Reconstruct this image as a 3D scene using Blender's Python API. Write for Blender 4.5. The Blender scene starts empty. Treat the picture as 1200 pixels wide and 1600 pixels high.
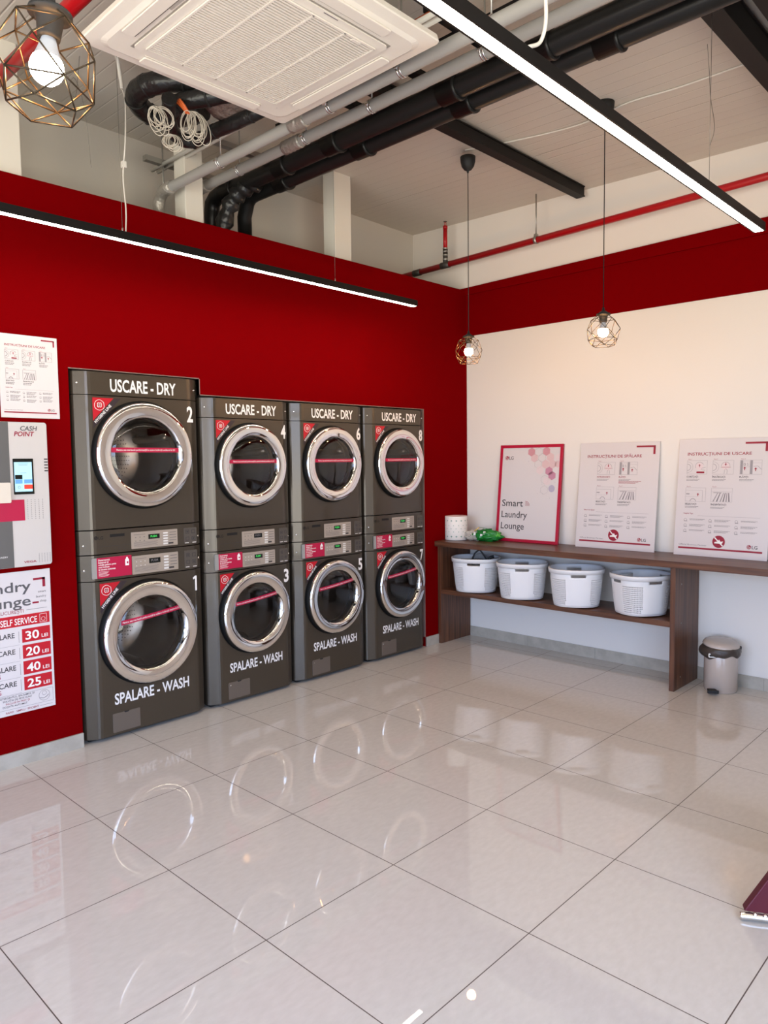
import bpy, bmesh, math, random
from mathutils import Vector, Matrix, noise
random.seed(7)
PI = math.pi
S = bpy.context.scene
COL = S.collection

# ------------------------------------------------------------------ camera, world, light, exposure
def make_camera():
    yaw, pitch, roll = 0.763737386, -0.0692433078, -0.012276371
    f = Vector((math.cos(pitch) * -math.sin(yaw), math.cos(pitch) * math.cos(yaw), math.sin(pitch)))
    r = Vector((math.cos(yaw), math.sin(yaw), 0))
    u = r.cross(f)
    c, s = math.cos(roll), math.sin(roll)
    r2, u2 = c * r + s * u, -s * r + c * u
    cam = bpy.data.cameras.new('camera')
    cam.sensor_fit = 'VERTICAL'
    cam.sensor_height = 36.0
    cam.lens = 1149.99 / 1600 * 36.0
    cam.clip_start = 0.02
    o = bpy.data.objects.new('camera', cam)
    m = Matrix((r2, u2, -f)).transposed().to_4x4()
    m.translation = Vector((3.05314, -1.36296, 1.53258))
    o.matrix_world = m
    COL.objects.link(o)
    S.camera = o
make_camera()

SKY = 1.0
LED_POWER = 8.4
BULB_POWER = 92.0
w = bpy.data.worlds.new('sky')
S.world = w
w.use_nodes = True
bg = w.node_tree.nodes['Background']
# blue sky above the horizon, warm sunlit street below it
SKY_COL, STREET_COL = (1.42, 1.76, 2.50, 1), (2.28, 2.02, 1.64, 1)
_n, _l = w.node_tree.nodes, w.node_tree.links
_tc = _n.new('ShaderNodeTexCoord'); _sp = _n.new('ShaderNodeSeparateXYZ'); _mr = _n.new('ShaderNodeMapRange')
_mr.inputs[1].default_value = -.04; _mr.inputs[2].default_value = .04
_mx = _n.new('ShaderNodeMix'); _mx.data_type = 'RGBA'
_l.new(_tc.outputs['Generated'], _sp.inputs[0]); _l.new(_sp.outputs[2], _mr.inputs[0]); _l.new(_mr.outputs[0], _mx.inputs[0])
_mx.inputs[6].default_value = STREET_COL; _mx.inputs[7].default_value = SKY_COL
_l.new(_mx.outputs[2], bg.inputs[0])
bg.inputs[1].default_value = SKY
S.view_settings.view_transform = 'Standard'
S.view_settings.look = 'None'
S.view_settings.gamma = 1
S.view_settings.exposure = 2.0
S.cycles.max_bounces = 10
S.cycles.diffuse_bounces = 5
S.cycles.glossy_bounces = 5
S.cycles.transmission_bounces = 6
S.cycles.transparent_max_bounces = 12
S.cycles.caustics_reflective = False
S.cycles.caustics_refractive = False
S.cycles.sample_clamp_indirect = 4.0
S.cycles.blur_glossy = 0.5

# room extents
XL, XR, YB, YF = -0.85, 4.5, 3.765, -4.2
XFAR = -1.454
def ceil_z(x, y):
    return 3.566 - 0.021 * (x + 1.454) + 0.017 * (3.765 - y)

def portal(name, loc, rot, sx, sy):
    l = bpy.data.lights.new(name, 'AREA')
    l.shape = 'RECTANGLE'; l.size = sx; l.size_y = sy
    l.cycles.is_portal = True
    o = bpy.data.objects.new(name, l)
    o.location = loc; o.rotation_euler = rot
    COL.objects.link(o)
portal('window_daylight', (1.9, YF - .02, 1.45), (PI / 2, 0, 0), 4.6, 2.7)
portal('side_window_daylight', (XR + .02, -1.5, 1.45), (0, PI / 2, 0), 2.7, 3.6)

# ------------------------------------------------------------------ materials
MATS = {}
def mat(name, col, rough=.5, metal=0, emit=None, estr=0, coat=0, spec=.5, alpha=1, trans=0, ior=1.45):
    if name in MATS: return MATS[name]
    m = bpy.data.materials.new(name); m.use_nodes = True
    b = m.node_tree.nodes['Principled BSDF']
    b.inputs['Base Color'].default_value = (*col, 1)
    b.inputs['Roughness'].default_value = rough
    b.inputs['Metallic'].default_value = metal
    b.inputs['Specular IOR Level'].default_value = spec
    b.inputs['Coat Weight'].default_value = coat
    b.inputs['Coat Roughness'].default_value = .05
    b.inputs['Alpha'].default_value = alpha
    b.inputs['Transmission Weight'].default_value = trans
    b.inputs['IOR'].default_value = ior
    if emit:
        b.inputs['Emission Color'].default_value = (*emit, 1)
        b.inputs['Emission Strength'].default_value = estr
    MATS[name] = m
    return m
def nodes(m): return m.node_tree.nodes, m.node_tree.links, m.node_tree.nodes['Principled BSDF']
def add_noise_bump(m, scale, strength, dist=.002, stretch=(1, 1, 1)):
    n, l, b = nodes(m)
    tc = n.new('ShaderNodeTexCoord'); mp = n.new('ShaderNodeMapping'); mp.inputs['Scale'].default_value = stretch
    t = n.new('ShaderNodeTexNoise'); t.inputs['Scale'].default_value = scale; t.inputs['Detail'].default_value = 3
    bp = n.new('ShaderNodeBump'); bp.inputs['Strength'].default_value = strength; bp.inputs['Distance'].default_value = dist
    l.new(tc.outputs['Object'], mp.inputs[0]); l.new(mp.outputs[0], t.inputs['Vector'])
    l.new(t.outputs['Fac'], bp.inputs['Height']); l.new(bp.outputs[0], b.inputs['Normal'])
    return t
def mix_color(m, c1, c2, scale, detail=4, stretch=(1, 1, 1), lo=.35, hi=.65):
    n, l, b = nodes(m)
    tc = n.new('ShaderNodeTexCoord'); mp = n.new('ShaderNodeMapping'); mp.inputs['Scale'].default_value = stretch
    t = n.new('ShaderNodeTexNoise'); t.inputs['Scale'].default_value = scale; t.inputs['Detail'].default_value = detail
    r = n.new('ShaderNodeValToRGB'); r.color_ramp.elements[0].position = lo; r.color_ramp.elements[1].position = hi
    r.color_ramp.elements[0].color = (*c1, 1); r.color_ramp.elements[1].color = (*c2, 1)
    l.new(tc.outputs['Object'], mp.inputs[0]); l.new(mp.outputs[0], t.inputs['Vector'])
    l.new(t.outputs['Fac'], r.inputs[0]); l.new(r.outputs[0], b.inputs['Base Color'])

RED = mat('red_paint', (.165, .0004, .0014), .9, spec=.01); add_noise_bump(RED, 160, .15)
WHITE = mat('white_plaster', (.80, .755, .70), .75, spec=.25); add_noise_bump(WHITE, 120, .12)
GREYWHITE = mat('off_white_wall_paint', (.62, .58, .52), .8, spec=.2); add_noise_bump(GREYWHITE, 30, .25)
POST = mat('cream_post_paint', (.74, .70, .62), .6, spec=.3)
STONE = mat('skirting_tile_stone', (.56, .52, .47), .35)
mix_color(STONE, (.39, .355, .30), (.47, .43, .365), 14)
SEAM = mat('tile_joint', (.22, .19, .165), .8)
BLACK = mat('black_paint', (.007, .006, .006), .5, spec=.25)
BLACKM = mat('matte_black_plastic', (.012, .012, .012), .6)
CABINET = mat('charcoal_enamel', (.078, .062, .044), .32, .55, coat=.35)
CABD = mat('dark_cabinet_shell', (.012, .012, .012), .5)
CHROME = mat('chrome', (.86, .84, .82), .035, 1)
CHROME2 = mat('dark_chrome', (.30, .29, .28), .08, 1)
STEEL = mat('drum_steel', (.34, .31, .28), .3, 1)
RUBBER = mat('grey_rubber', (.05, .05, .05), .5)
SILVER = mat('silver_control_plate', (.47, .40, .33), .35, .45)
LETTER = mat('white_vinyl', (.86, .83, .80), .5)
STICK = mat('crimson_vinyl', (.45, .006, .05), .4)
STICKR = mat('bright_red_vinyl', (.50, .006, .018), .4)
STICKG = mat('dark_grey_vinyl', (.035, .022, .026), .4)
BADGE = mat('black_badge_print', (.004, .004, .004), .5)
SEAL_SHADE = mat('black_seal_and_shade', (.004, .004, .004), .6, spec=.2)
LCD = mat('black_display', (.006, .008, .006), .12)
LCDG = mat('green_digits', (.02, .3, .03), .4, emit=(.1, 1, .2), estr=.18)
BTN = mat('pale_buttons', (.75, .72, .68), .4)
INKD = mat('dark_ink', (.045, .04, .042), .6)
INKG = mat('grey_ink', (.17, .155, .16), .6)
INKL = mat('light_grey_ink', (.32, .29, .30), .6)
INKR = mat('crimson_ink', (.30, .006, .028), .5)
PAPER = mat('poster_board', (.70, .65, .64), .22, spec=.45)
PINK = [mat('pale_pink_ink', (.70, .50, .50), .3), mat('dusty_pink_ink', (.62, .30, .33), .3),
        mat('mauve_ink', (.55, .25, .34), .3), mat('lilac_ink', (.46, .42, .52), .3), mat('blush_ink', (.72, .60, .60), .3)]
BASKETM = mat('white_basket_plastic', (.78, .77, .77), .42)
BIN = mat('taupe_enamel', (.50, .42, .36), .25, coat=.3)
BAG = mat('smoky_bin_liner', (.055, .04, .032), .3, alpha=.82)
PVCG = mat('grey_pvc', (.36, .35, .33), .38)
WRAP = mat('dusty_foil_wrap', (.42, .39, .35), .4, .5); add_noise_bump(WRAP, 40, 1, .01)
PVCB = mat('black_pipe_plastic', (.010, .010, .010), .36, spec=.35)
FOIL = mat('black_duct_wrap', (.013, .013, .013), .3); add_noise_bump(FOIL, 16, .8, .012)
REDPIPE = mat('red_pipe_enamel', (.42, .006, .010), .35)
GALV = mat('galvanised_steel', (.42, .41, .38), .4, .9)
IRON = mat('dark_iron_fitting', (.07, .065, .06), .5, .5)
ORANGE = mat('orange_conduit', (.65, .13, .03), .4)
BROWNW = mat('brown_foil', (.20, .15, .13), .35, .2); add_noise_bump(BROWNW, 25, 1, .02)
CABLE = mat('white_cable', (.75, .72, .66), .5)
COILM = mat('cream_data_cable', (.58, .53, .45), .5)
WIRE = mat('steel_wire', (.25, .23, .2), .4, .8)
ACW = mat('ivory_plastic', (.80, .75, .68), .38)
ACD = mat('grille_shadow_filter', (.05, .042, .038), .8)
CAGE = mat('black_cage_wire', (.05, .035, .02), .35, .6)
LEDM = mat('led_diffuser', (1, 1, 1), .5, emit=(1.0, .90, .74), estr=LED_POWER)
BULBM = mat('glowing_bulb_glass', (1, 1, 1), .4, emit=(1.0, .52, .20), estr=BULB_POWER)
BULBC = mat('white_bulb_collar', (.38, .40, .44), .4)
MAROON = mat('maroon_leatherette', (.085, .003, .012), .4)
GREEN = mat('green_wrapper', (.01, .20, .03), .22); add_noise_bump(GREEN, 60, .5, .004)
GREENL = mat('light_green_wrapper', (.12, .48, .06), .3)
CLEAR = mat('clear_wrapper', (.75, .70, .62), .15, alpha=.55)
WHITEP = mat('white_print', (.85, .83, .80), .4)
ROLLP = mat('embossed_paper', (.84, .80, .74), .8); add_noise_bump(ROLLP, 220, .5)
ROLLG = mat('green_dot_print', (.18, .34, .26), .8)
CORE = mat('pink_roll_end', (.78, .55, .52), .8)
GREYPL = mat('cash_point_grey', (.115, .11, .105), .4)
CASHW = mat('cash_point_white', (.58, .54, .51), .35)
SCRB = mat('screen_blue', (.3, .55, .75), .2, emit=(.45, .75, .95), estr=.16)
SCRM = mat('screen_mid_blue', (.1, .25, .6), .2, emit=(.12, .30, .70), estr=.16)
SCRR = mat('screen_red', (.6, .05, .03), .2, emit=(.8, .05, .03), estr=.15)
CLOTHG = mat('grey_bag_fabric', (.20, .20, .20), .9)
CLOTHW = mat('pale_cloth', (.55, .50, .45), .9)

GLASS = mat('tinted_door_glass', (.02, .02, .02), .02)
def make_glass():
    n, l, b = nodes(GLASS)
    out = n['Material Output']
    tr = n.new('ShaderNodeBsdfTransparent'); tr.inputs[0].default_value = (.80, .74, .68, 1)
    gl = n.new('ShaderNodeBsdfGlossy'); gl.inputs['Roughness'].default_value = .015; gl.inputs[0].default_value = (1, 1, 1, 1)
    fr = n.new('ShaderNodeFresnel'); fr.inputs[0].default_value = 1.6
    mx = n.new('ShaderNodeMixShader')
    l.new(fr.outputs[0], mx.inputs[0]); l.new(tr.outputs[0], mx.inputs[1]); l.new(gl.outputs[0], mx.inputs[2])
    l.new(mx.outputs[0], out.inputs[0])
make_glass()

def wood_material(name, along):
    m = mat(name, (.2, .1, .05), .42, coat=.1)
    n, l, b = nodes(m)
    tc = n.new('ShaderNodeTexCoord'); mp = n.new('ShaderNodeMapping')
    sc = [22, 22, 22]; sc[along] = .9
    mp.inputs['Scale'].default_value = sc
    t = n.new('ShaderNodeTexNoise'); t.inputs['Scale'].default_value = 2.6; t.inputs['Detail'].default_value = 6
    r = n.new('ShaderNodeValToRGB')
    r.color_ramp.elements[0].position = .3; r.color_ramp.elements[0].color = (.050, .018, .0095, 1)
    r.color_ramp.elements[1].position = .72; r.color_ramp.elements[1].color = (.165, .066, .031, 1)
    l.new(tc.outputs['Object'], mp.inputs[0]); l.new(mp.outputs[0], t.inputs['Vector'])
    l.new(t.outputs['Fac'], r.inputs[0]); l.new(r.outputs[0], b.inputs['Base Color'])
    return m
WOODX = wood_material('walnut_laminate_horizontal', 0)
WOODZ = wood_material('walnut_laminate_vertical', 2)

def floor_material():
    m = mat('polished_porcelain_tiles', (.6, .55, .5), .06, spec=.55)
    n, l, b = nodes(m)
    tc = n.new('ShaderNodeTexCoord')
    sep = n.new('ShaderNodeSeparateXYZ'); l.new(tc.outputs['Object'], sep.inputs[0])
    def M(op, a, bb=None, c=None):
        x = n.new('ShaderNodeMath'); x.operation = op
        for i, v in enumerate((a, bb, c)):
            if v is None: continue
            if isinstance(v, (int, float)): x.inputs[i].default_value = v
            else: l.new(v, x.inputs[i])
        return x.outputs[0]
    def line(o):
        q = M('PINGPONG', o, .3)      # distance to nearest multiple of .6
        return M('LESS_THAN', q, .0018), q
    gx, qx = line(sep.outputs[0]); gy, qy = line(sep.outputs[1])
    g = M('MAXIMUM', gx, gy)
    # gentle mottling of each tile
    t = n.new('ShaderNodeTexNoise'); t.inputs['Scale'].default_value = 48; t.inputs['Detail'].default_value = 6
    mp = n.new('ShaderNodeMapping'); mp.inputs['Scale'].default_value = (1, .45, 1); mp.inputs['Rotation'].default_value = (0, 0, .5)
    l.new(tc.outputs['Object'], mp.inputs[0]); l.new(mp.outputs[0], t.inputs['Vector'])
    r = n.new('ShaderNodeValToRGB'); r.color_ramp.elements[0].position = .3; r.color_ramp.elements[1].position = .7
    r.color_ramp.elements[0].color = (.565, .522, .47, 1); r.color_ramp.elements[1].color = (.61, .567, .515, 1)
    l.new(t.outputs['Fac'], r.inputs[0])
    mx = n.new('ShaderNodeMix'); mx.data_type = 'RGBA'
    l.new(g, mx.inputs[0]); l.new(r.outputs[0], mx.inputs[6]); mx.inputs[7].default_value = (.085, .062, .05, 1)
    l.new(mx.outputs[2], b.inputs['Base Color'])
    l.new(M('MULTIPLY_ADD', g, .5, .014), b.inputs['Roughness'])
    # slight warp of the polish, a hair of relief at joints
    t2 = n.new('ShaderNodeTexNoise'); t2.inputs['Scale'].default_value = 9; t2.inputs['Detail'].default_value = 2
    l.new(tc.outputs['Object'], t2.inputs['Vector'])
    h = M('MULTIPLY_ADD', g, -1.0, t2.outputs['Fac'])
    bp = n.new('ShaderNodeBump'); bp.inputs['Strength'].default_value = .012; bp.inputs['Distance'].default_value = .004
    l.new(h, bp.inputs['Height']); l.new(bp.outputs[0], b.inputs['Normal'])
    return m
FLOORM = floor_material()

def ceiling_material():
    m = mat('ribbed_ceiling_panels', (.62, .57, .50), .5, spec=.3)
    n, l, b = nodes(m)
    tc = n.new('ShaderNodeTexCoord'); sep = n.new('ShaderNodeSeparateXYZ'); l.new(tc.outputs['Object'], sep.inputs[0])
    p = n.new('ShaderNodeMath'); p.operation = 'PINGPONG'; p.inputs[1].default_value = .0455
    l.new(sep.outputs[1], p.inputs[0])
    r = n.new('ShaderNodeMapRange'); r.inputs[1].default_value = 0; r.inputs[2].default_value = .006
    l.new(p.outputs[0], r.inputs[0])
    p2 = n.new('ShaderNodeMath'); p2.operation = 'PINGPONG'; p2.inputs[1].default_value = .5
    l.new(sep.outputs[1], p2.inputs[0])
    r2 = n.new('ShaderNodeMapRange'); r2.inputs[1].default_value = 0; r2.inputs[2].default_value = .008; r2.inputs[3].default_value = -1.5; r2.inputs[4].default_value = 0
    l.new(p2.outputs[0], r2.inputs[0])
    a = n.new('ShaderNodeMath'); a.operation = 'ADD'; l.new(r.outputs[0], a.inputs[0]); l.new(r2.outputs[0], a.inputs[1])
    bp = n.new('ShaderNodeBump'); bp.inputs['Strength'].default_value = .6; bp.inputs['Distance'].default_value = .003
    l.new(a.outputs[0], bp.inputs['Height']); l.new(bp.outputs[0], b.inputs['Normal'])
    return m
CEILM = ceiling_material()

# ------------------------------------------------------------------ mesh helpers
class MB:
    """collects shapes, builds ONE mesh object; local front faces -Y, x right, z up"""
    def __init__(s): s.v = []; s.f = []; s.m = []; s.s = []; s.mats = []
    def mi(s, m):
        if m not in s.mats: s.mats.append(m)
        return s.mats.index(m)
    def add(s, vs, fs, m, smooth=False):
        k = len(s.v); s.v += [tuple(v) for v in vs]; i = s.mi(m)
        for f in fs:
            s.f.append([a + k for a in f]); s.m.append(i); s.s.append(smooth)
        return s
    def box(s, x0, x1, y0, y1, z0, z1, m):
        return s.add([(x, y, z) for z in (z0, z1) for y in (y0, y1) for x in (x0, x1)],
                     [(0, 2, 3, 1), (4, 5, 7, 6), (0, 1, 5, 4), (2, 6, 7, 3), (0, 4, 6, 2), (1, 3, 7, 5)], m)
    def prism(s, poly, a0, a1, m, axis='y', smooth=False):
        n = len(poly)
        def P(p, a): return {'y': (p[0], a, p[1]), 'z': (p[0], p[1], a), 'x': (a, p[0], p[1])}[axis]
        vs = [P(p, a0) for p in poly] + [P(p, a1) for p in poly]
        s.add(vs, [tuple(range(n)), tuple(range(2 * n - 1, n - 1, -1))], m)
        k = len(s.v) - 2 * n; i = s.mi(m)
        for j in range(n):
            q = (j + 1) % n
            s.f.append([k + j, k + n + j, k + n + q, k + q]); s.m.append(i); s.s.append(smooth)
        return s
    def rrect(s, x0, x1, z0, z1, y0, y1, r, m, axis='y', n=5):
        return s.prism(rr(x0, x1, z0, z1, r, n), y0, y1, m, axis)
    def disc(s, x, z, r, y0, y1, m, n=20):
        return s.prism([(x + r * math.cos(2 * PI * i / n), z + r * math.sin(2 * PI * i / n)) for i in range(n)], y0, y1, m)
    def tube(s, pts, r, m, n=8, cap=True):
        pts = [Vector(p) for p in pts]; N = len(pts); rs = r if isinstance(r, (list, tuple)) else [r] * N
        t0 = (pts[1] - pts[0]).normalized()
        up = Vector((0, 0, 1)) if abs(t0.z) < .9 else Vector((1, 0, 0))
        a = t0.cross(up).normalized(); vs = []
        for i, p in enumerate(pts):
            t = (pts[min(i + 1, N - 1)] - pts[max(i - 1, 0)]).normalized()
            a = (a - t * a.dot(t)).normalized(); b = t.cross(a)
            for k in range(n):
                an = 2 * PI * k / n; vs.append(p + (a * math.cos(an) + b * math.sin(an)) * rs[i])
        fs = [(i * n + k, i * n + (k + 1) % n, (i + 1) * n + (k + 1) % n, (i + 1) * n + k) for i in range(N - 1) for k in range(n)]
        s.add(vs, fs, m, True)
        if cap:
            k0 = len(s.v) - N * n; i = s.mi(m)
            s.f.append([k0 + k for k in range(n - 1, -1, -1)]); s.m.append(i); s.s.append(False)
            s.f.append([k0 + (N - 1) * n + k for k in range(n)]); s.m.append(i); s.s.append(False)
        return s
    def lathe(s, prof, m, c=(0, 0, 0), axis='z', n=32, a0=0, a1=2 * PI, smooth=True):
        """prof: (radius, height) along axis"""
        full = abs(a1 - a0 - 2 * PI) < 1e-6; K = n if full else n + 1
        vs = []
        for (r, h) in prof:
            for k in range(K):
                a = a0 + (a1 - a0) * k / n; ca, sa = math.cos(a) * r, math.sin(a) * r
                v = {'z': (ca, sa, h), 'y': (ca, h, sa), 'x': (h, ca, sa)}[axis]
                vs.append((v[0] + c[0], v[1] + c[1], v[2] + c[2]))
        fs = []
        for i in range(len(prof) - 1):
            for k in range(n):
                q = (k + 1) % K
                fs.append((i * K + k, i * K + q, (i + 1) * K + q, (i + 1) * K + k))
        return s.add(vs, fs, m, smooth)
    def text(s, txt, x, z, h, m, y=0, align='L', width=None, bold=0, shear=0, rot=0, flip=False):
        """flat vinyl or ink lettering; h = capital height, z = baseline"""
        vs, fs, wd = text_mesh(txt, bold, shear)
        sc = h / .72; sx = sc
        if width: sx = width / max(wd, 1e-6)
        tw = wd * sx
        off = {'L': 0, 'C': -tw / 2, 'R': -tw}[align]
        c, si = math.cos(rot), math.sin(rot)
        out = []
        for (a, b) in vs:
            px, pz = a * sx + off, b * sc
            out.append((x + px * c - pz * si, y, z + px * si + pz * c))
        return s.add(out, fs, m)
    def build(s, name, parent=None, bevel=0, loc=None, fix=True, shade=None):
        me = bpy.data.meshes.new(name)
        me.from_pydata(s.v, [], s.f)
        for m in s.mats: me.materials.append(m)
        me.polygons.foreach_set('material_index', s.m)
        me.polygons.foreach_set('use_smooth', s.s)
        if fix:
            b = bmesh.new(); b.from_mesh(me); bmesh.ops.recalc_face_normals(b, faces=b.faces); b.to_mesh(me); b.free()
        me.update()
        o = bpy.data.objects.new(name, me); COL.objects.link(o)
        if parent: o.parent = parent
        if loc: o.location = loc
        if bevel:
            md = o.modifiers.new('bevel', 'BEVEL'); md.width = bevel; md.segments = 2; md.limit_method = 'ANGLE'; md.angle_limit = .7
        return o

_textcache = {}
def text_mesh(txt, bold, shear):
    key = (txt, bold, shear)
    if key in _textcache: return _textcache[key]
    cu = bpy.data.curves.new('t', 'FONT'); cu.body = txt; cu.size = 1; cu.offset = bold; cu.shear = shear
    cu.resolution_u = 3; cu.fill_mode = 'FRONT'
    ob = bpy.data.objects.new('t', cu); COL.objects.link(ob)
    bpy.context.view_layer.update()
    me = bpy.data.meshes.new_from_object(ob.evaluated_get(bpy.context.evaluated_depsgraph_get()))
    vs = [(v.co.x, v.co.y) for v in me.vertices]; fs = [tuple(p.vertices) for p in me.polygons]
    x0 = min(v[0] for v in vs); wd = max(v[0] for v in vs) - x0
    vs = [(a - x0, b) for a, b in vs]
    bpy.data.objects.remove(ob); bpy.data.curves.remove(cu); bpy.data.meshes.remove(me)
    _textcache[key] = (vs, fs, wd)
    return _textcache[key]

def rr(x0, x1, z0, z1, r, n=5):
    pts = []
    for cx, cz, a in ((x1 - r, z1 - r, 0), (x0 + r, z1 - r, PI / 2), (x0 + r, z0 + r, PI), (x1 - r, z0 + r, 1.5 * PI)):
        for i in range(n + 1):
            t = a + PI / 2 * i / n; pts.append((cx + r * math.cos(t), cz + r * math.sin(t)))
    return pts
def bezier(pts, n=12):
    """Catmull-Rom through points"""
    P = [Vector(p) for p in pts]; P = [P[0] * 2 - P[1]] + P + [P[-1] * 2 - P[-2]]; out = []
    for i in range(1, len(P) - 2):
        for k in range(n):
            t = k / n; a, b, c, d = P[i - 1:i + 3]
            out.append(.5 * ((2 * b) + (c - a) * t + (2 * a - 5 * b + 4 * c - d) * t * t + (3 * b - a - 3 * c + d) * t ** 3))
    out.append(P[-2]); return out
def thing(name, label, cat, loc=(0, 0, 0), rotz=0, group=None):
    o = bpy.data.objects.new(name, None); COL.objects.link(o)
    o.location = loc; o.rotation_euler = (0, 0, rotz); o.empty_display_size = .1
    return tag(o, label, cat, group)
def tag(o, label, cat, group=None):
    o['label'] = label; o['category'] = cat
    if group: o['group'] = group
    return o
def struct(o): o['kind'] = 'structure'; return o

# ------------------------------------------------------------------ the setting
struct(MB().box(XFAR - .1, XR, YF, YB + .1, -.1, 0, FLOORM).build('floor'))
c = MB(); x0, x1, y0, y1 = XFAR - .1, XR + .15, YF - .15, YB + .1
c.add([(x, y, ceil_z(x, y) + d) for d in (0, .12) for x, y in ((x0, y0), (x1, y0), (x1, y1), (x0, y1))],
      [(0, 1, 2, 3), (7, 6, 5, 4), (0, 4, 5, 1), (1, 5, 6, 2), (2, 6, 7, 3), (3, 7, 4, 0)], CEILM)
struct(c.build('ceiling'))
# back wall, left partition with the machine recess, service wall behind it
struct(MB().box(XFAR - .1, XR, YB, YB + .1, 0, 3.62, WHITE).build('wall_back'))
struct(MB().box(XFAR - .1, XFAR, YF, YB, 0, 3.72, GREYWHITE).build('wall_service'))
OY0, OY1, OYM, OZ1, OZ2 = .322, 3.192, 1.112, 2.045, 1.947
WT = .03
g = MB()
g.box(XL - WT, XL, YF, OY0, 0, 2.972, RED).box(XL - WT, XL, OY1, YB, 0, 2.972, RED)
g.box(XL - WT, XL, OY0, OYM, OZ1, 2.972, RED).box(XL - WT, XL, OYM, OY1, OZ2, 2.972, RED)
struct(g.build('wall_left'))
# bare plaster lip round the recess opening
g = MB(); t = .005; GL = mat('raw_plasterboard_edge', (.22, .15, .13), .8)
g.box(XL - WT, XL + .001, OY0, OYM, OZ1 - t, OZ1, GL).box(XL - WT, XL + .001, OYM, OY1, OZ2 - t, OZ2, GL)
g.box(XL - WT, XL + .001, OYM, OYM + t, OZ2 - t, OZ1 - t, GL).box(XL - WT, XL, OY1 - t, OY1, .08, OZ2 - t, GL)
g.box(XL - .62, XL - WT, YF + .3, YB - .002, 2.94, 2.962, BLACKM)      # unseen black sheet added to stop light leaking down into the machine recess
struct(g.build('trim_2'))
# red band along the back wall with its stepped upper lip
g = MB()
def zb(x, z): return z + .018 * (x + .96)
def slab(xa, xb, y0, y1, za, zb0, zb1, m):
    g.add([(xa, y0, za), (xb, y0, za), (xb, y1, za), (xa, y1, za), (xa, y0, zb0), (xb, y0, zb1), (xb, y1, zb1), (xa, y1, zb0)],
          [(0, 3, 2, 1), (4, 5, 6, 7), (0, 1, 5, 4), (2, 3, 7, 6), (0, 4, 7, 3), (1, 2, 6, 5)], m)
slab(-1.3, XR, YB - .010, YB, 2.587, zb(-1.3, 2.94), zb(XR, 2.94), RED)
slab(-1.3, XR, YB - .024, YB, zb(-1.3, 2.94), zb(-1.3, 2.99), zb(XR, 2.99), RED)
struct(g.build('trim_1'))
# storefront walls behind and beside the viewer, with window openings
def wall_with_hole(name, axis, pos, th, a0, a1, z1, h0, h1, hz0, hz1, m):
    q = MB()
    for (A, B, Z0, Z1) in ((a0, h0, 0, z1), (h1, a1, 0, z1), (h0, h1, 0, hz0), (h0, h1, hz1, z1)):
        if axis == 'y': q.box(A, B, pos - th, pos, Z0, Z1, m)
        else: q.box(pos, pos + th, A, B, Z0, Z1, m)
    return struct(q.build(name))
wall_with_hole('wall_front', 'y', YF, .15, XFAR - .1, XR + .15, 3.72, -.4, 4.2, .1, 2.8, WHITE)
wall_with_hole('wall_right', 'x', XR, .15, YF, YB + .1, 3.72, -3.3, .3, .1, 2.8, WHITE)
ALU = mat('dark_window_aluminium', (.05, .05, .055), .4, .5)
PANE = mat('window_glass', (.9, .95, 1), .0)
def pane_nodes():
    n, l, b = nodes(PANE); tr = n.new('ShaderNodeBsdfTransparent'); tr.inputs[0].default_value = (.93, .97, 1, 1)
    gl = n.new('ShaderNodeBsdfGlossy'); gl.inputs['Roughness'].default_value = .01
    mx = n.new('ShaderNodeMixShader'); mx.inputs[0].default_value = .06
    l.new(tr.outputs[0], mx.inputs[1]); l.new(gl.outputs[0], mx.inputs[2]); l.new(mx.outputs[0], n['Material Output'].inputs[0])
pane_nodes()
q = MB()
for x in (-.4, .75, 1.9, 3.05, 4.14): q.box(x, x + .06, YF - .1, YF - .04, .1, 2.8, ALU)
for z in (.1, 2.2, 2.74): q.box(-.4, 4.2, YF - .1, YF - .04, z, z + .06, ALU)
wf = struct(q.build('window_1')); MB().box(-.38, 4.18, YF - .072, YF - .068, .13, 2.77, PANE).build('window_pane', wf)
q = MB()
for y in (-3.3, -2.12, -.94, .24): q.box(XR + .04, XR + .1, y, y + .06, .1, 2.8, ALU)
for z in (.1, 2.2, 2.74): q.box(XR + .04, XR + .1, -3.3, .3, z, z + .06, ALU)
wf = struct(q.build('window_2')); MB().box(XR + .068, XR + .072, -3.28, .28, .13, 2.77, PANE).build('window_pane', wf)
# skirting tiles
def skirting(name, axis, pos, a0, a1):
    q = MB(); a = a0
    while a < a1 - 1e-4:
        b = min(a1, a + .6)
        if axis == 'x': q.box(pos, pos + .011, a + .001, b - .001, 0, .078, STONE)
        else: q.box(a + .001, b - .001, pos - .011, pos, 0, .083, STONE)
        a = b
    if axis == 'x': q.box(pos, pos + .009, a0, a1, 0, .076, SEAM)
    else: q.box(a0, a1, pos - .009, pos, 0, .081, SEAM)
    return struct(q.build(name))
skirting('baseboard_left', 'x', XL, OY0 - 3.0, OY0)
b = skirting('baseboard_corner', 'x', XL, OY1, YB)
skirting('baseboard_back', 'y', YB, -.66 + .012 - .18, XR)

# ------------------------------------------------------------------ posts, beams, pipes in the ceiling void
def post(y0, y1, x0, x1, label):
    o = MB().box(x0, x1, y0, y1, 2.962, ceil_z(-1, y0) - .004, POST).build('roof_post', bevel=.004)
    tag(o, label, 'post', 'square posts above the red partition')
post(-.06, .141, -1.02, -.872, 'square cream post rising from the red wall near the cage lamp, at the left edge')
post(1.07, 1.193, -.99, -.872, 'square cream post above the red wall crossed by grey pipes')
post(2.267, 2.43, -.99, -.872, 'square cream post above the red wall, the one nearest the room corner')

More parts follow.
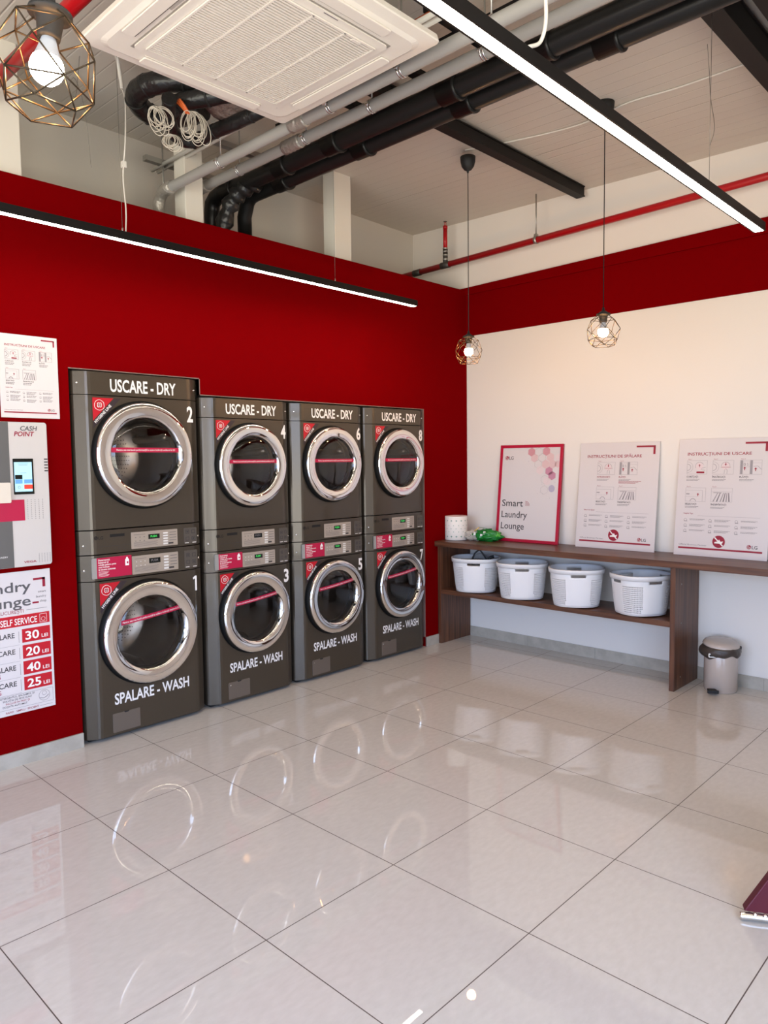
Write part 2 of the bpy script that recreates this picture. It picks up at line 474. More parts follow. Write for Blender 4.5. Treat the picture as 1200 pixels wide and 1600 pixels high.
q = MB()
def ibeam(q, x0, x1, y0, y1, z0, z1):
    w = (x1 - x0); t = .008
    q.box(x0, x1, y0, y1, z0, z0 + t, BLACK).box(x0, x1, y0, y1, z1 - t, z1, BLACK)
    q.box(x0 + w * .15, x1 - w * .10, y0, y1, z0 + t, z1 - t, BLACK)
ibeam(q, .225, .295, YF, 3.70, 3.455, 3.532)
o = q.build('roof_beam', bevel=.002)
tag(o, 'narrow black steel beam under the ceiling between the two far pendant lamps', 'beam', 'black steel beams under the ceiling')
q = MB(); ibeam(q, 1.81, 1.90, YF, YB - .002, 3.36, 3.492)
o = q.build('roof_beam', bevel=.002)
tag(o, 'deep black steel beam crossing the upper right corner above the long light', 'beam', 'black steel beams under the ceiling')
q = MB(); ibeam(q, 1.99, 2.07, YF, YB - .002, 3.38, 3.488)
o = q.build('roof_beam', bevel=.002)
tag(o, 'black steel beam barely showing in the very top right corner', 'beam', 'black steel beams under the ceiling')

def line(a, b, n=2): return [Vector(a).lerp(Vector(b), i / (n - 1)) for i in range(n)]
def clamp(parent, c, r):
    q = MB()
    for dx in (-.009, .006):
        q.lathe([(r + .001, dx), (r + .004, dx), (r + .004, dx + .006), (r + .001, dx + .006), (r + .001, dx)], CHROME, c, 'x', 20)
    q.tube([(c[0], c[1], c[2] + r), (c[0], c[1], ceil_z(c[0], c[1]) - .002)], .004, GALV, 6)
    q.box(c[0] - .012, c[0] + .012, c[1] - r - .014, c[1] - r - .002, c[2] - .006, c[2] + .006, CHROME)
    return q.build('clamp', parent)
def grey_pipe(label, y, z, r, xend, clamps, sleeve=None, printx=None, group='grey drain pipes'):
    t = thing('drain_pipe', label, 'pipe', (0, 0, 0), 0, group)
    pts = line((XR - .01, y, z), (xend + .09, y, z), 6) + [Vector((xend + .05, y, z - .006)), Vector((xend + .015, y + .0, z - .03)), Vector((xend, y, z - .07)), Vector((xend, y, z - .24))]
    MB().tube(pts, r, PVCG, 20).build('pipe', t)
    MB().tube([(xend + .16, y, z), (xend + .09, y, z), (xend + .05, y, z - .006), (xend + .015, y, z - .03), (xend, y, z - .07), (xend, y, z - .14)], r + .007, WRAP, 20).build('wrapped_elbow', t)
    for x in clamps: clamp(t, (x, y, z), r)
    if sleeve:
        q = MB(); a, b = sleeve; n = 9
        q.tube([(a + (b - a) * i / n, y, z) for i in range(n + 1)], [r + (.004 if i % 2 else .008) for i in range(n + 1)], WRAP, 20)
        q.build('wrapped_joint', t)
    return t
grey_pipe('grey plastic pipe next to the white air conditioner, running behind its corner', .995, 3.15, .028, -1.045, [-.39, .49, .93, 1.38], (.21, .32))
grey_pipe('grey plastic pipe between the other grey pipe and the black ones', 1.285, 3.25, .029, -1.12, [-.62, -.02, .47, 1.14], (-.20, -.06))

def black_pipe(label, y, z, r, sockets, xe, drop):
    t = thing('waste_pipe', label, 'pipe', (0, 0, 0), 0, 'black waste pipes')
    pts = line((XR - .01, y, z), (xe + .10, y, z), 6) + [Vector(p) for p in drop]
    MB().tube(pts, r, PVCB, 24).build('pipe', t)
    for x in sockets:
        MB().lathe([(r, -.055), (r + .006, -.055), (r + .006, .04), (r + .011, .042), (r + .012, .050), (r + .011, .058), (r, .058)], PVCB, (x, y, z), 'x', 24).build('socket_joint', t)
    return t
black_pipe('thick black pipe beside the grey pipes, running under the ceiling', 1.443, 3.255, .050, [-.95, -.42, .02, .83, 1.32], -1.16,
           [(-1.11, 1.443, 3.248), (-1.15, 1.443, 3.22), (-1.16, 1.443, 3.16), (-1.16, 1.443, 2.96)])
black_pipe('thick black pipe on the room side of its twin, nearest the far pendants', 1.59, 3.252, .047, [-.60, .10, .80, 1.55], -.98,
           [(-.93, 1.59, 3.246), (-.97, 1.59, 3.22), (-1.02, 1.60, 3.14), (-1.10, 1.66, 2.96)])
# dark sealed junction where the pipes come together
o = MB().tube(bezier([(-.70, 1.47, 3.25), (-.82, 1.44, 3.22), (-.92, 1.42, 3.15), (-1.0, 1.40, 2.98)], 5), [.05 + .012 * math.sin(i * 2.1) for i in range(16)], FOIL, 16).build('wrapped_duct')
tag(o, 'crumpled black wrapped duct dropping behind the red wall beside the cream post', 'duct')

# white conduits and strut channel glimpsed between pipes
for i, (y, lab) in enumerate(((1.045, 'thin white conduit seen above the grey pipes, nearer the cream post'), (1.085, 'thin white conduit seen above the grey pipes, further from the cream post'))):
    o = MB().tube([(-1.2, y, 3.34), (1.1, y, 3.34)], .012, CABLE, 10).build('conduit'); tag(o, lab, 'conduit', 'white conduits above the grey pipes')
o = MB().box(-.615, -.575, .98, 1.75, 3.335, 3.365, GALV).build('strut_channel'); tag(o, 'grey steel channel crossing above the grey pipes beside the cream post', 'bracket', 'steel strut channels')
MB().tube([(-.595, 1.02, 3.36), (-.595, 1.02, ceil_z(-.6, 1) - .002)], .005, GALV, 6).build('threaded_rod', o)
o = MB().box(-1.10, -1.06, .93, 1.45, 3.335, 3.365, GALV).build('strut_channel'); tag(o, 'grey steel channel sticking out to the left of the cream post', 'bracket', 'steel strut channels')
MB().tube([(-1.08, 1.05, 3.0), (-1.08, 1.05, ceil_z(-1.1, 1) - .002)], .005, GALV, 6).build('threaded_rod', o)
o = MB().tube([(-.75, 1.06, 3.36), (XR - .05, 1.06, 3.36)], .009, ORANGE, 8).build('conduit'); tag(o, 'thin orange conduit running alongside the grey pipes', 'conduit')
o = MB().box(-.35, 3.6, 1.34, 1.40, 3.40, 3.44, BLACK).build('cable_tray'); tag(o, 'flat black cable tray above the gap between grey and black pipes', 'tray')
for k, x in enumerate((.18, .62, 1.0)):
    MB().box(x, x + .05, 1.05, 1.55, 3.37, 3.40, BLACK).build('bracket', o)

# insulated refrigerant ducts, foil and cable loops left of the air conditioner
def duct(label, pts, r, m=FOIL, wob=.10, name='insulated_duct'):
    P = bezier(pts, 8); rs = [r * (1 + wob * noise.noise(Vector((i * .45, r * 50, 0)))) for i in range(len(P))]
    o = MB().tube(P, rs, m, 18).build(name)
    for k in range(6, len(P) - 4, 9):
        d = (P[k + 1] - P[k]).normalized()
        MB().tube([P[k] - d * .006, P[k], P[k] + d * .006], [r * 1.04, r * 1.07, r * 1.04], BLACKM, 18).build('tape_band', o)
    return tag(o, label, 'duct', 'black insulated ducts')
duct('fat black insulated duct looping back on itself left of the air conditioner',
     [(.10, 1.0, 3.36), (-.06, .80, 3.37), (-.20, .64, 3.38), (-.35, .555, 3.38), (-.48, .56, 3.37), (-.565, .66, 3.36), (-.55, .76, 3.35), (-.44, .80, 3.34), (-.30, .84, 3.34)], .052)
duct('short black insulated duct ending above the hanging cable bundles',
     [(.25, .93, 3.28), (.07, .80, 3.29), (-.08, .70, 3.28), (-.20, .635, 3.27), (-.27, .61, 3.22)], .042)
duct('black wrapped duct sagging down to the cream post top and back up',
     [(-.13, .54, 3.24), (-.25, .61, 3.20), (-.36, .715, 3.19), (-.345, .80, 3.185), (-.22, .83, 3.20), (-.01, .875, 3.215), (.18, .93, 3.24), (.5, 1.03, 3.26)], .034)
q = MB(); n = 14
vs = []; fs = []
for i in range(n + 1):
    for j in range(5):
        x = -.14 + .50 * i / n; y = .70 + .045 * j + .10 * i / n
        vs.append((x, y, 3.265 + .03 * noise.noise(Vector((x * 9, y * 9, 2))) - .01 * j))
for i in range(n):
    for j in range(4): fs.append((i * 5 + j, i * 5 + j + 1, (i + 1) * 5 + j + 1, (i + 1) * 5 + j))
q.add(vs, fs, BROWNW, True); o = q.build('foil_sheet', fix=False); md = o.modifiers.new('s', 'SOLIDIFY'); md.thickness = .01
tag(o, 'crinkled brown foil wrap hanging between the black ducts', 'foil')
def coil(c, ax, az, n, label, tilt=0):
    q = MB()
    for k in range(n):
        a_, b_ = ax * (1 + .25 * random.uniform(-1, 1)), az * (1 + .25 * random.uniform(-1, 1)); ph = random.uniform(-.35, .35) + tilt
        P = []
        for i in range(25):
            t = 2 * PI * i / 24; u = a_ * math.cos(t); v = b_ * math.sin(t) - b_
            P.append((c[0] + (u * math.cos(ph) - v * math.sin(ph)) * .72, c[1] + (u * math.cos(ph) - v * math.sin(ph)) * .69 + .004 * k, c[2] + u * math.sin(ph) + v * math.cos(ph)))
        q.tube(P, .0018, COILM, 6, False)
    o = q.build('cable_coil'); tag(o, label, 'cable', 'looped white cables under the ducts')
coil((-.16, .46, 3.185), .036, .055, 11, 'loose loops of white cable hanging left of the others', .5)
coil((-.10, .615, 3.20), .032, .062, 16, 'thick bundle of looped white cables in the middle under the black duct', .1)
coil((-.29, .62, 3.15), .034, .036, 8, 'lowest small bundle of white cable loops beside the cream post', .2)
q = MB()
for k in range(3): q.tube(bezier([(-.15 + .014 * k, .59, 3.25), (-.125 + .01 * k, .605, 3.22), (-.105, .615 + .008 * k, 3.19)], 5), .006, ORANGE, 8)
o = q.build('wire_sleeves'); tag(o, 'orange sleeves bundling the wires under the black duct', 'cable')

# red sprinkler pipes
t = thing('sprinkler_pipe', 'red sprinkler pipe running along the back wall above the red band', 'pipe')
ys = 3.60
def zr(x): return 3.168 + .0225 * (x + 1.35)
MB().tube([(XFAR + .005, ys, zr(XFAR)), (XR - .01, ys, zr(XR))], .0245, REDPIPE, 18).build('pipe', t)
q = MB(); xt = -.945
q.tube([(xt - .045, ys, zr(xt)), (xt + .045, ys, zr(xt))], .027, IRON, 16).tube([(xt, ys, zr(xt)), (xt, ys, zr(xt) + .13)], .021, IRON, 16)
for dz in (.04, .075, .105, .13): q.lathe([(.021, dz), (.024, dz + .004), (.021, dz + .012)], GALV, (xt, ys, zr(xt)), 'z', 16)
q.build('tee_fitting', t)
r_ = MB().tube([(xt, ys, zr(xt) + .13), (xt, ys, 3.475)], .018, REDPIPE, 14).build('riser', t)
q = MB().tube([(xt, ys, 3.475), (xt, ys, 3.50)], .020, REDPIPE, 12)
q.tube([(xt - .008, ys, 3.50), (xt - .009, ys, 3.525), (xt, ys, 3.533)], .0025, REDPIPE, 6).tube([(xt + .008, ys, 3.50), (xt + .009, ys, 3.525), (xt, ys, 3.533)], .0025, REDPIPE, 6)
q.lathe([(0, .0), (.016, .001), (.016, .003), (0, .003)], IRON, (xt, ys, 3.533), 'z', 14).build('sprinkler_head', r_)
xc = -.06
q = MB().lathe([(.0245, -.012), (.029, -.012), (.029, .012), (.0245, .012)], GALV, (xc, ys, zr(xc)), 'x', 18)
q.box(xc - .012, xc + .012, ys - .014, ys + .014, zr(xc) + .024, zr(xc) + .045, GALV).tube([(xc, ys, zr(xc) + .04), (xc, ys, ceil_z(xc, ys) - .002)], .0055, GALV, 8)
q.build('pipe_hanger', t)
q = MB().tube([(-1.30, ys, zr(-1.3)), (-1.22, ys, zr(-1.22))], .028, IRON, 16); q.build('coupling', t)
t = thing('sprinkler_pipe', 'red sprinkler pipe crossing behind the large cage lamp at top left', 'pipe')
MB().tube([(XFAR + .005, -.05, 3.30), (1.6, -.02, 3.30)], .031, REDPIPE, 20).build('pipe', t)
q = MB().lathe([(.031, -.018), (.036, -.018), (.036, .018), (.031, .018)], GALV, (-.02, -.04, 3.30), 'x', 20)
q.tube([(-.02, -.04, 3.33), (-.02, -.04, ceil_z(0, 0) - .002)], .006, GALV, 8).build('pipe_hanger', t)

# ------------------------------------------------------------------ air conditioner cassette
def air_conditioner():
    A0, A1, B0, B1, Z = .303, 1.243, -.088, .867, 3.078
    t = thing('air_conditioner', 'large square white ceiling cassette air conditioner with a slatted grille', 'air conditioner', ((A0 + A1) / 2, (B0 + B1) / 2, Z))
    a, b = (A1 - A0) / 2, (B1 - B0) / 2
    def ring(h, ins, r, z): return [(x, y, z) for x, y in rr(-a + ins, a - ins, -b + ins, b - ins, r, 5)]
    q = MB()
    rings = [ring(0, .03, .03, .040), ring(0, .004, .02, .034), ring(0, 0, .02, .014), ring(0, .003, .02, .009), ring(0, .045, .05, .004), ring(0, .062, .05, -.004), ring(0, .066, .05, -.004)]
    N = len(rings[0]); vs = [v for r in rings for v in r]
    fs = [(i * N + k, i * N + (k + 1) % N, (i + 1) * N + (k + 1) % N, (i + 1) * N + k) for i in range(len(rings) - 1) for k in range(N)]
    fs.append(tuple(range((len(rings) - 1) * N, len(rings) * N)))
    q.add(vs, fs, ACW, False)
    q.box(-.36, .36, -.36, .36, .04, .30, GALV)
    q.build('housing', t)
    MB().box(-.30 - .04, .30 + .04, -.30 - .04, .30 + .04, -.0065, -.004, mat('panel_groove', (.30, .27, .24), .7)).build('groove', t)
    # grille
    q = MB(); gx, gy = .297, .297
    q.rrect(-.335, .335, -.335, .335, -.012, -.004, .02, ACW, 'z')
    gr = q.build('intake_grille', t)
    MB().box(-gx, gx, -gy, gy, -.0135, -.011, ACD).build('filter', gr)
    q = MB(); nb = 44
    for i in range(nb + 1):
        x = -gx + 2 * gx * i / nb
        q.box(x - .0036, x + .0036, -gy, gy, -.0185, -.0135, ACW)
    for k in range(5):
        y = -gy + 2 * gy * k / 4; q.box(-gx - .003, gx + .003, y - .0035, y + .0035, -.0195, -.0135, ACW)
    for k in (0, 1):
        x = (-gx, gx)[k]; q.box(x - .004, x + .004, -gy, gy, -.0195, -.0135, ACW)
    q.build('slats', gr)
    q = MB()
    for dx in (-.21, .21): q.box(gx + .003 - .02, gx + .016 - .02, dx - .02, dx + .02, -.021, -.017, ACW)
    q.build('latch', gr)
    # four outlet louvres
    for k in range(4):
        an = k * PI / 2
        lv = MB().rrect(-.27, .27, .365, .412, -.0125, -.006, .008, ACW, 'z')
        lv.rrect(-.27, .27, .358, .3635, -.0075, -.0042, .0025, ACD if k > 1 else ACW, 'z')  # slot strip coloured dark on two sides, standing in for shade inside the outlet
        o = lv.build('louvre', t, bevel=.002); o.rotation_euler = (0, 0, an)
    MB().box(-.035, .05, -.380, -.348, -.0075, -.003, mat('grey_sensor_window', (.45, .42, .38), .3)).build('sensor_panel', t)
    q = MB()
    for dx in (-.5, .5):
        q.tube([(.33 * dx * 2, .33, .30), (.33 * dx * 2, .33, .47)], .005, GALV, 6); q.tube([(.33 * dx * 2, -.33, .30), (.33 * dx * 2, -.33, .47)], .005, GALV, 6)
    q.build('hanger_rods', t)
    # maker's mark strip, too small to read
    MB().box(.325, .329, .02, .085, -.0126, -.0118, INKG).build('badge', t)
air_conditioner()

# ------------------------------------------------------------------ linear LED lights
def led(label, p0, p1, z, wires, ztop=None):
    v = Vector((p1[0] - p0[0], p1[1] - p0[1], 0)); L = v.length; ang = math.atan2(v.y, v.x)
    t = thing('linear_light', label, 'ceiling light', (p0[0], p0[1], z), ang, 'long black linear lights')
    MB().box(0, L, -.0265, .0265, .003, .039, BLACK).box(0, L, -.0265, -.0196, 0, .003, BLACK).box(0, L, .0196, .0265, 0, .003, BLACK).box(-.002, 0, -.0265, .0265, 0, .039, BLACK).box(L, L + .002, -.0265, .0265, 0, .039, BLACK).build('profile', t)
    MB().box(.001, L - .001, -.0195, .0195, .0005, .0028, LEDM).build('diffuser', t)
    for d in wires:
        x = p0[0] + v.x / L * d; y = p0[1] + v.y / L * d
        MB().tube([(d, 0, .038), (d, 0, (ztop or ceil_z(x, y) - .002) - z)], .0011, WIRE, 5).tube([(d, 0, .038), (d, 0, .06)], .004, CHROME, 8).build('suspension_wire', t)
    return t
led('long glowing linear light hanging close to the red wall', (-.377, -.45), (-.441, 2.626), 2.62, (.87, 2.30))
led('long bright linear light crossing the upper right in front of the ceiling beams', (1.888, -.75), (1.853, 2.549), 2.62, (.9, 2.62), 3.358)
# feed cables
z0 = 2.665
pts = [(-.40, .44, z0), (-.41, .45, 2.78), (-.445, .46, 2.95), (-.44, .475, 3.12), (-.53, .53, 3.35), (-.585, .545, 3.44), (-.59, .54, 3.50), (-.55, .50, ceil_z(-.5, .5) - .012), (-.38, .38, ceil_z(-.4, .4) - .012)]
q = MB().tube(bezier(pts[:6], 6), .0035, CABLE, 8); q.tube(bezier(pts[5:], 6), .010, CABLE, 10)
q.box(-.455, -.435, .455, .475, 2.99, 3.02, CABLE)
tag(q.build('power_cable'), 'white cable dropping from the ceiling to the light by the red wall', 'cable')
q = MB().tube(bezier([(1.895, .44, 2.66), (1.90, .50, 2.70), (1.915, .50, 2.78), (1.90, .48, 2.95), (1.85, .42, 3.2), (1.8, .35, ceil_z(1.8, .35) - .004)], 8), .0055, CABLE, 8)
tag(q.build('power_cable'), 'white cable curving down to the long light at the top right', 'cable')
q = MB().tube(bezier([(.03, 2.60, ceil_z(0, 2.6) - .006), (.33, 2.69, ceil_z(.3, 2.7) - .006), (.76, 2.76, ceil_z(.8, 2.8) - .006), (1.10, 2.70, ceil_z(1.1, 2.7) - .006), (1.385, 2.72, ceil_z(1.4, 2.7) - .006), (1.84, 2.71, ceil_z(1.8, 2.7) - .006)], 8), .005, CABLE, 6)
tag(q.build('ceiling_cable'), 'thin white cable clipped along the ribbed ceiling between the far pendants', 'cable')
q = MB().tube(bezier([(1.66, 2.36, 3.495), (1.655, 2.40, 3.40), (1.672, 2.38, 3.25), (1.70, 2.36, 3.10), (1.68, 2.36, 3.02)], 6), .0013, WIRE, 5)
tag(q.build('loose_wire'), 'loose end of thin suspension wire dangling near the deep black beam', 'cable', 'loose suspension wire ends')
q = MB().tube(bezier([(-.74, .40, ceil_z(-.74, .4) - .003), (-.735, .37, 3.40), (-.72, .33, 3.42), (-.67, .34, 3.45), (-.66, .38, 3.30), (-.70, .42, 3.05)], 6), .0013, WIRE, 5)
tag(q.build('loose_wire'), 'curled thin wire end hanging left of the white cable above the red wall', 'cable', 'loose suspension wire ends')

# ------------------------------------------------------------------ cage pendants
def cage_edges():
    def ringp(n, r, z, off): return [Vector((r * math.cos(2 * PI * (i + off) / n), r * math.sin(2 * PI * (i + off) / n), z)) for i in range(n)]
    A = ringp(5, .028, .085, 0); B = ringp(5, .070, .057, 0); C = ringp(5, .096, -.002, .5); D = ringp(5, .086, -.055, 0); F = ringp(5, .064, -.094, .5)
    E = []
    for i in range(5):
        j = (i + 1) % 5
        E += [(A[i], B[i]), (B[i], B[j]), (B[i], C[i]), (B[j], C[i]), (C[i], D[i]), (C[i], D[j]), (D[i], D[j]), (D[i], F[i]), (D[j], F[i]), (F[i], F[j])]
    return E
def pendant_proto(name='cage_pendant_lamp'):
    t = thing(name, 'x', 'pendant lamp', (0, 0, 0), 0, 'wire cage pendant lamps')
    q = MB()
    for a, b in cage_edges(): q.tube([a, b], .0017, CAGE, 6)
    q.build('cage', t)
    MB().lathe([(0, .125), (.006, .125), (.008, .108), (.017, .102), (.026, .095), (.039, .090), (.040, .083), (.029, .079), (.024, .074), (.021, .045), (.020, .040), (0, .040)], BLACKM, (0, 0, 0), 'z', 24).build('lamp_socket', t)
    b = MB().lathe([(.013, .040), (.016, .030), (.0195, .018), (.0252, .0032)], BULBC, (0, 0, 0), 'z', 24).build('bulb', t)
    MB().lathe([(.0305 * math.cos(a_), -.014 - .0305 * math.sin(a_)) for a_ in [(-.60 + (PI / 2 + .60) * i_ / 12) for i_ in range(12)]] + [(0.0001, -.0445)], BULBM, (0, 0, 0), 'z', 24).build('glowing_dome', b)
    return t
proto = pendant_proto()
def copy_tree(o, parent=None):
    c = o.copy(); COL.objects.link(c)
    if parent: c.parent = parent
    for ch in list(o.children): copy_tree(ch, c)
    return c
spots = [((.03, 2.63, 2.268), 0.3, 'cage pendant lamp glowing in front of the room corner, lowest of the three', 0),
         ((1.0, 2.625, 2.272), 0.9, 'cage pendant lamp hanging before the white wall right of centre', 0),
         ((1.606, -.753, 2.292), 1.25, 'large near cage pendant lamp lit gold inside at the top left', .10)]
for i, (p, rz, lab, tilt) in enumerate(spots):
    o = proto if i == 0 else copy_tree(proto)
    o.location = p; o.rotation_euler = (0, tilt, rz); o['label'] = lab
    o.scale = (1.0, 1.0, 1.0) if i != 0 else (.97, .97, .97)
    top = ceil_z(p[0], p[1]) - p[2] - .002
    MB().tube([(0, 0, .12), (0, 0, top - .08)], .0028, BLACKM, 8).build('cord', o)
    cp = MB().lathe([(0, top - .105), (.006, top - .105), (.008, top - .092), (.025, top - .084), (.042, top - .062), (.050, top - .03), (.052, top), (0, top)], BLACKM, (0, 0, 0), 'z', 28).build('canopy', o)

# ------------------------------------------------------------------ washing machines and dryers
def prof(w):
    h = w / 2
    L = [(-h, .085), (-h, .058), (-h + .003, .047), (-h + .010, .038), (-h + .060, .007), (-h + .072, .002), (-h + .088, 0)]
    return L + [(-x, y) for x, y in reversed(L)]
def strip(w, z0, z1, m):
    return MB().prism(prof(w), z0, z1, m, 'z')
def holed_panel(w, z0, z1, cz, R, m):
    q = MB(); P = prof(w); n = len(P)
    # curved sides as prisms, flat centre with a round opening
    xl = P[6][0]
    q.prism(P[:7] + [(xl, .085)], z0, z1, m, 'z'); q.prism([(-xl, .085)] + P[7:], z0, z1, m, 'z')
    N = 72; outer = []; inner = []
    for i in range(N):
        a = 2 * PI * i / N; dx, dz = math.cos(a), math.sin(a)
        tx = (-xl) / abs(dx) if abs(dx) > 1e-6 else 9; tz = ((z1 - cz) if dz > 0 else (cz - z0)) / abs(dz) if abs(dz) > 1e-6 else 9
        k = min(tx, tz); outer.append([dx * k, cz + dz * k]); inner.append((dx * R, cz + dz * R))
    for X in (xl, -xl):
        for Z in (z0, z1):
            j = min(range(N), key=lambda i: (outer[i][0] - X) ** 2 + (outer[i][1] - Z) ** 2); outer[j] = [X, Z]
    vs = [(x, 0, z) for x, z in outer] + [(x, 0, z) for x, z in inner] + [(x, .03, z) for x, z in inner]
    fs = []
    for i in range(N):
        j = (i + 1) % N; fs += [(i, j, N + j, N + i), (N + i, N + j, 2 * N + j, 2 * N + i)]
    q.add(vs, fs, m)
    q.box(xl, -xl, .0, .085, z0, z0 + .001, m).box(xl, -xl, .0, .085, z1 - .001, z1, m)
    return q
def control_plate(t, w, z0, z1, washer, lit=True):
    """silver plate with display, buttons, icons"""
    k = w / .76; zm0, zm1 = z0 + .012, z1 - .026
    x0, x1 = -.092 * k, .198 * k; W = x1 - x0; H = zm1 - zm0
    q = MB().rrect(x0, x1, zm0, zm1, -.003, .001, .003, SILVER); pl = q.build('control_plate', t)
    X = lambda f: x0 + W * f; Z = lambda f: zm1 - H * f
    q = MB().box(X(.36), X(.60), -.005, -.003, Z(.48), Z(.20), LCD)
    d = q.build('display', pl)
    q = MB()
    q.text('PUSH', X(.47), Z(.39), H * .13, LCDG if lit else INKG, -.0055, 'C', bold=.01); q.build('digits', d)
    q = MB()
    for c in range(3):
        for r in range(2): q.disc(X(.09 + .09 * c), Z(.32 + .22 * r), .0028, -.0045, -.003, BTN if washer else INKG, 8)
    for r in range(4): q.rrect(X(.68), X(.78), Z(.24 + .165 * r), Z(.15 + .165 * r), -.006, -.003, .003, BTN)
    for r in range(4):
        q.box(X(.82), X(.97), -.0036, -.003, Z(.19 + .165 * r), Z(.155 + .165 * r), INKG)
    q.box(X(.68), X(.78), -.0045, -.003, Z(.90), Z(.80), BTN).box(X(.79), X(.90), -.0045, -.003, Z(.90), Z(.80), INKD)
    for r in range(5): q.box(X(.05), X(.56 - .03 * (r % 2)), -.0034, -.003, Z(.635 + .06 * r), Z(.62 + .06 * r), INKG)
    q.box(X(.05), X(.30), -.0034, -.003, Z(.17), Z(.15), INKG)
    q.build('buttons', pl)
    # icon plate
    a0, a1 = .242 * k, .330 * k
    a1 = min(a1, w / 2 - .052)
    q = MB().rrect(a0, a1, zm0, zm1, -.0015, .004, .004, mat('dark_plate', (.11, .095, .08), .4, .4)); ip = q.build('icon_plate', t)
    q = MB(); cx, cz = (a0 + a1) / 2, (zm0 + zm1) / 2; s = (a1 - a0) * .22
    for i in (-1, 1):
        for j in (-1, 1):
            X0, Z0 = cx + i * s * 1.05, cz + j * s * 1.1 + .003
            q.box(X0 - s * .6, X0 + s * .6, -.0022, -.0015, Z0 - s * .6, Z0 - s * .45, INKD).box(X0 - s * .6, X0 + s * .6, -.0022, -.0015, Z0 + s * .45, Z0 + s * .6, INKD)
            q.box(X0 - s * .6, X0 - s * .45, -.0022, -.0015, Z0 - s * .5, Z0 + s * .5, INKD).box(X0 + s * .45, X0 + s * .6, -.0022, -.0015, Z0 - s * .5, Z0 + s * .5, INKD)
            if i * j < 0: q.disc(X0, Z0, s * .3, -.0022, -.0015, INKD, 8)
    q.box(a0 + .006, a0 + .03, -.0035, -.0015, zm0 + .003, zm0 + .007, BTN).box(a1 - .03, a1 - .006, -.0035, -.0015, zm0 + .003, zm0 + .007, BTN)
    q.build('icons', ip)
def lg_logo(q, x, z, h, y, cm, tm, ring=LETTER, txt=True):
    r = h * .62
    q.disc(x + r, z + h / 2, r, y, y + .0004, cm, 20)
    cx, cz = x + r, z + h / 2
    q.lathe([(r * .62, y - .0002), (r * .74, y - .0002)], ring, (cx, 0, cz), 'y', 18, PI * .5, PI * 1.95, False)
    q.box(cx + .0, cx + r * .62, y - .0003, y - .0001, cz - r * .08, cz + r * .05, ring)
    q.box(cx - r * .12, cx - r * .02, y - .0003, y - .0001, cz - r * .3, cz + r * .35, ring)
    q.disc(cx - r * .35, cz + r * .28, r * .10, y - .0003, y - .0001, ring, 8)
    if txt: q.text('LG', x + 2.3 * r, z, h, tm, y, 'L', bold=.012)
def hygiene(t, w, ztop, k):
    x0 = -w / 2 + .092 * k + .004; s = .118 * k; z = ztop
    q = MB().prism([(x0, z), (x0 + s, z), (x0, z - s * 1.05)], -.0012, 0, STICKR)
    q.prism([(x0 + s * 1.04, z), (x0 + s * 1.36, z), (x0, z - s * 1.40), (x0, z - s * 1.09)], -.0010, 0, STICKG)
    o = q.build('hygiene_sticker', t)
    q = MB(); cx, cz, r = x0 + s * .32, z - s * .33, s * .24
    pts = [(cx + r * math.cos(PI / 3 * i + .5) * (1 + .05 * math.sin(i * 9)), -.0016, cz + r * math.sin(PI / 3 * i + .5)) for i in range(7)]
    q.tube(bezier(pts, 3), .0013 * k, LETTER, 5, False)
    for a in range(4):
        an = a * PI / 2 + PI / 4; q.lathe([(r * .16, -.0015), (r * .27, -.0015)], LETTER, (cx + r * .27 * math.cos(an), 0, cz + r * .27 * math.sin(an)), 'y', 10, smooth=False)
    q.text('HYGIENE LINE', x0 + s * .13, z - s * 1.17, s * .13, LETTER, -.0016, 'L', width=s * 1.12, bold=.02, rot=math.atan2(1.05, 1))
    q.build('printing', o)
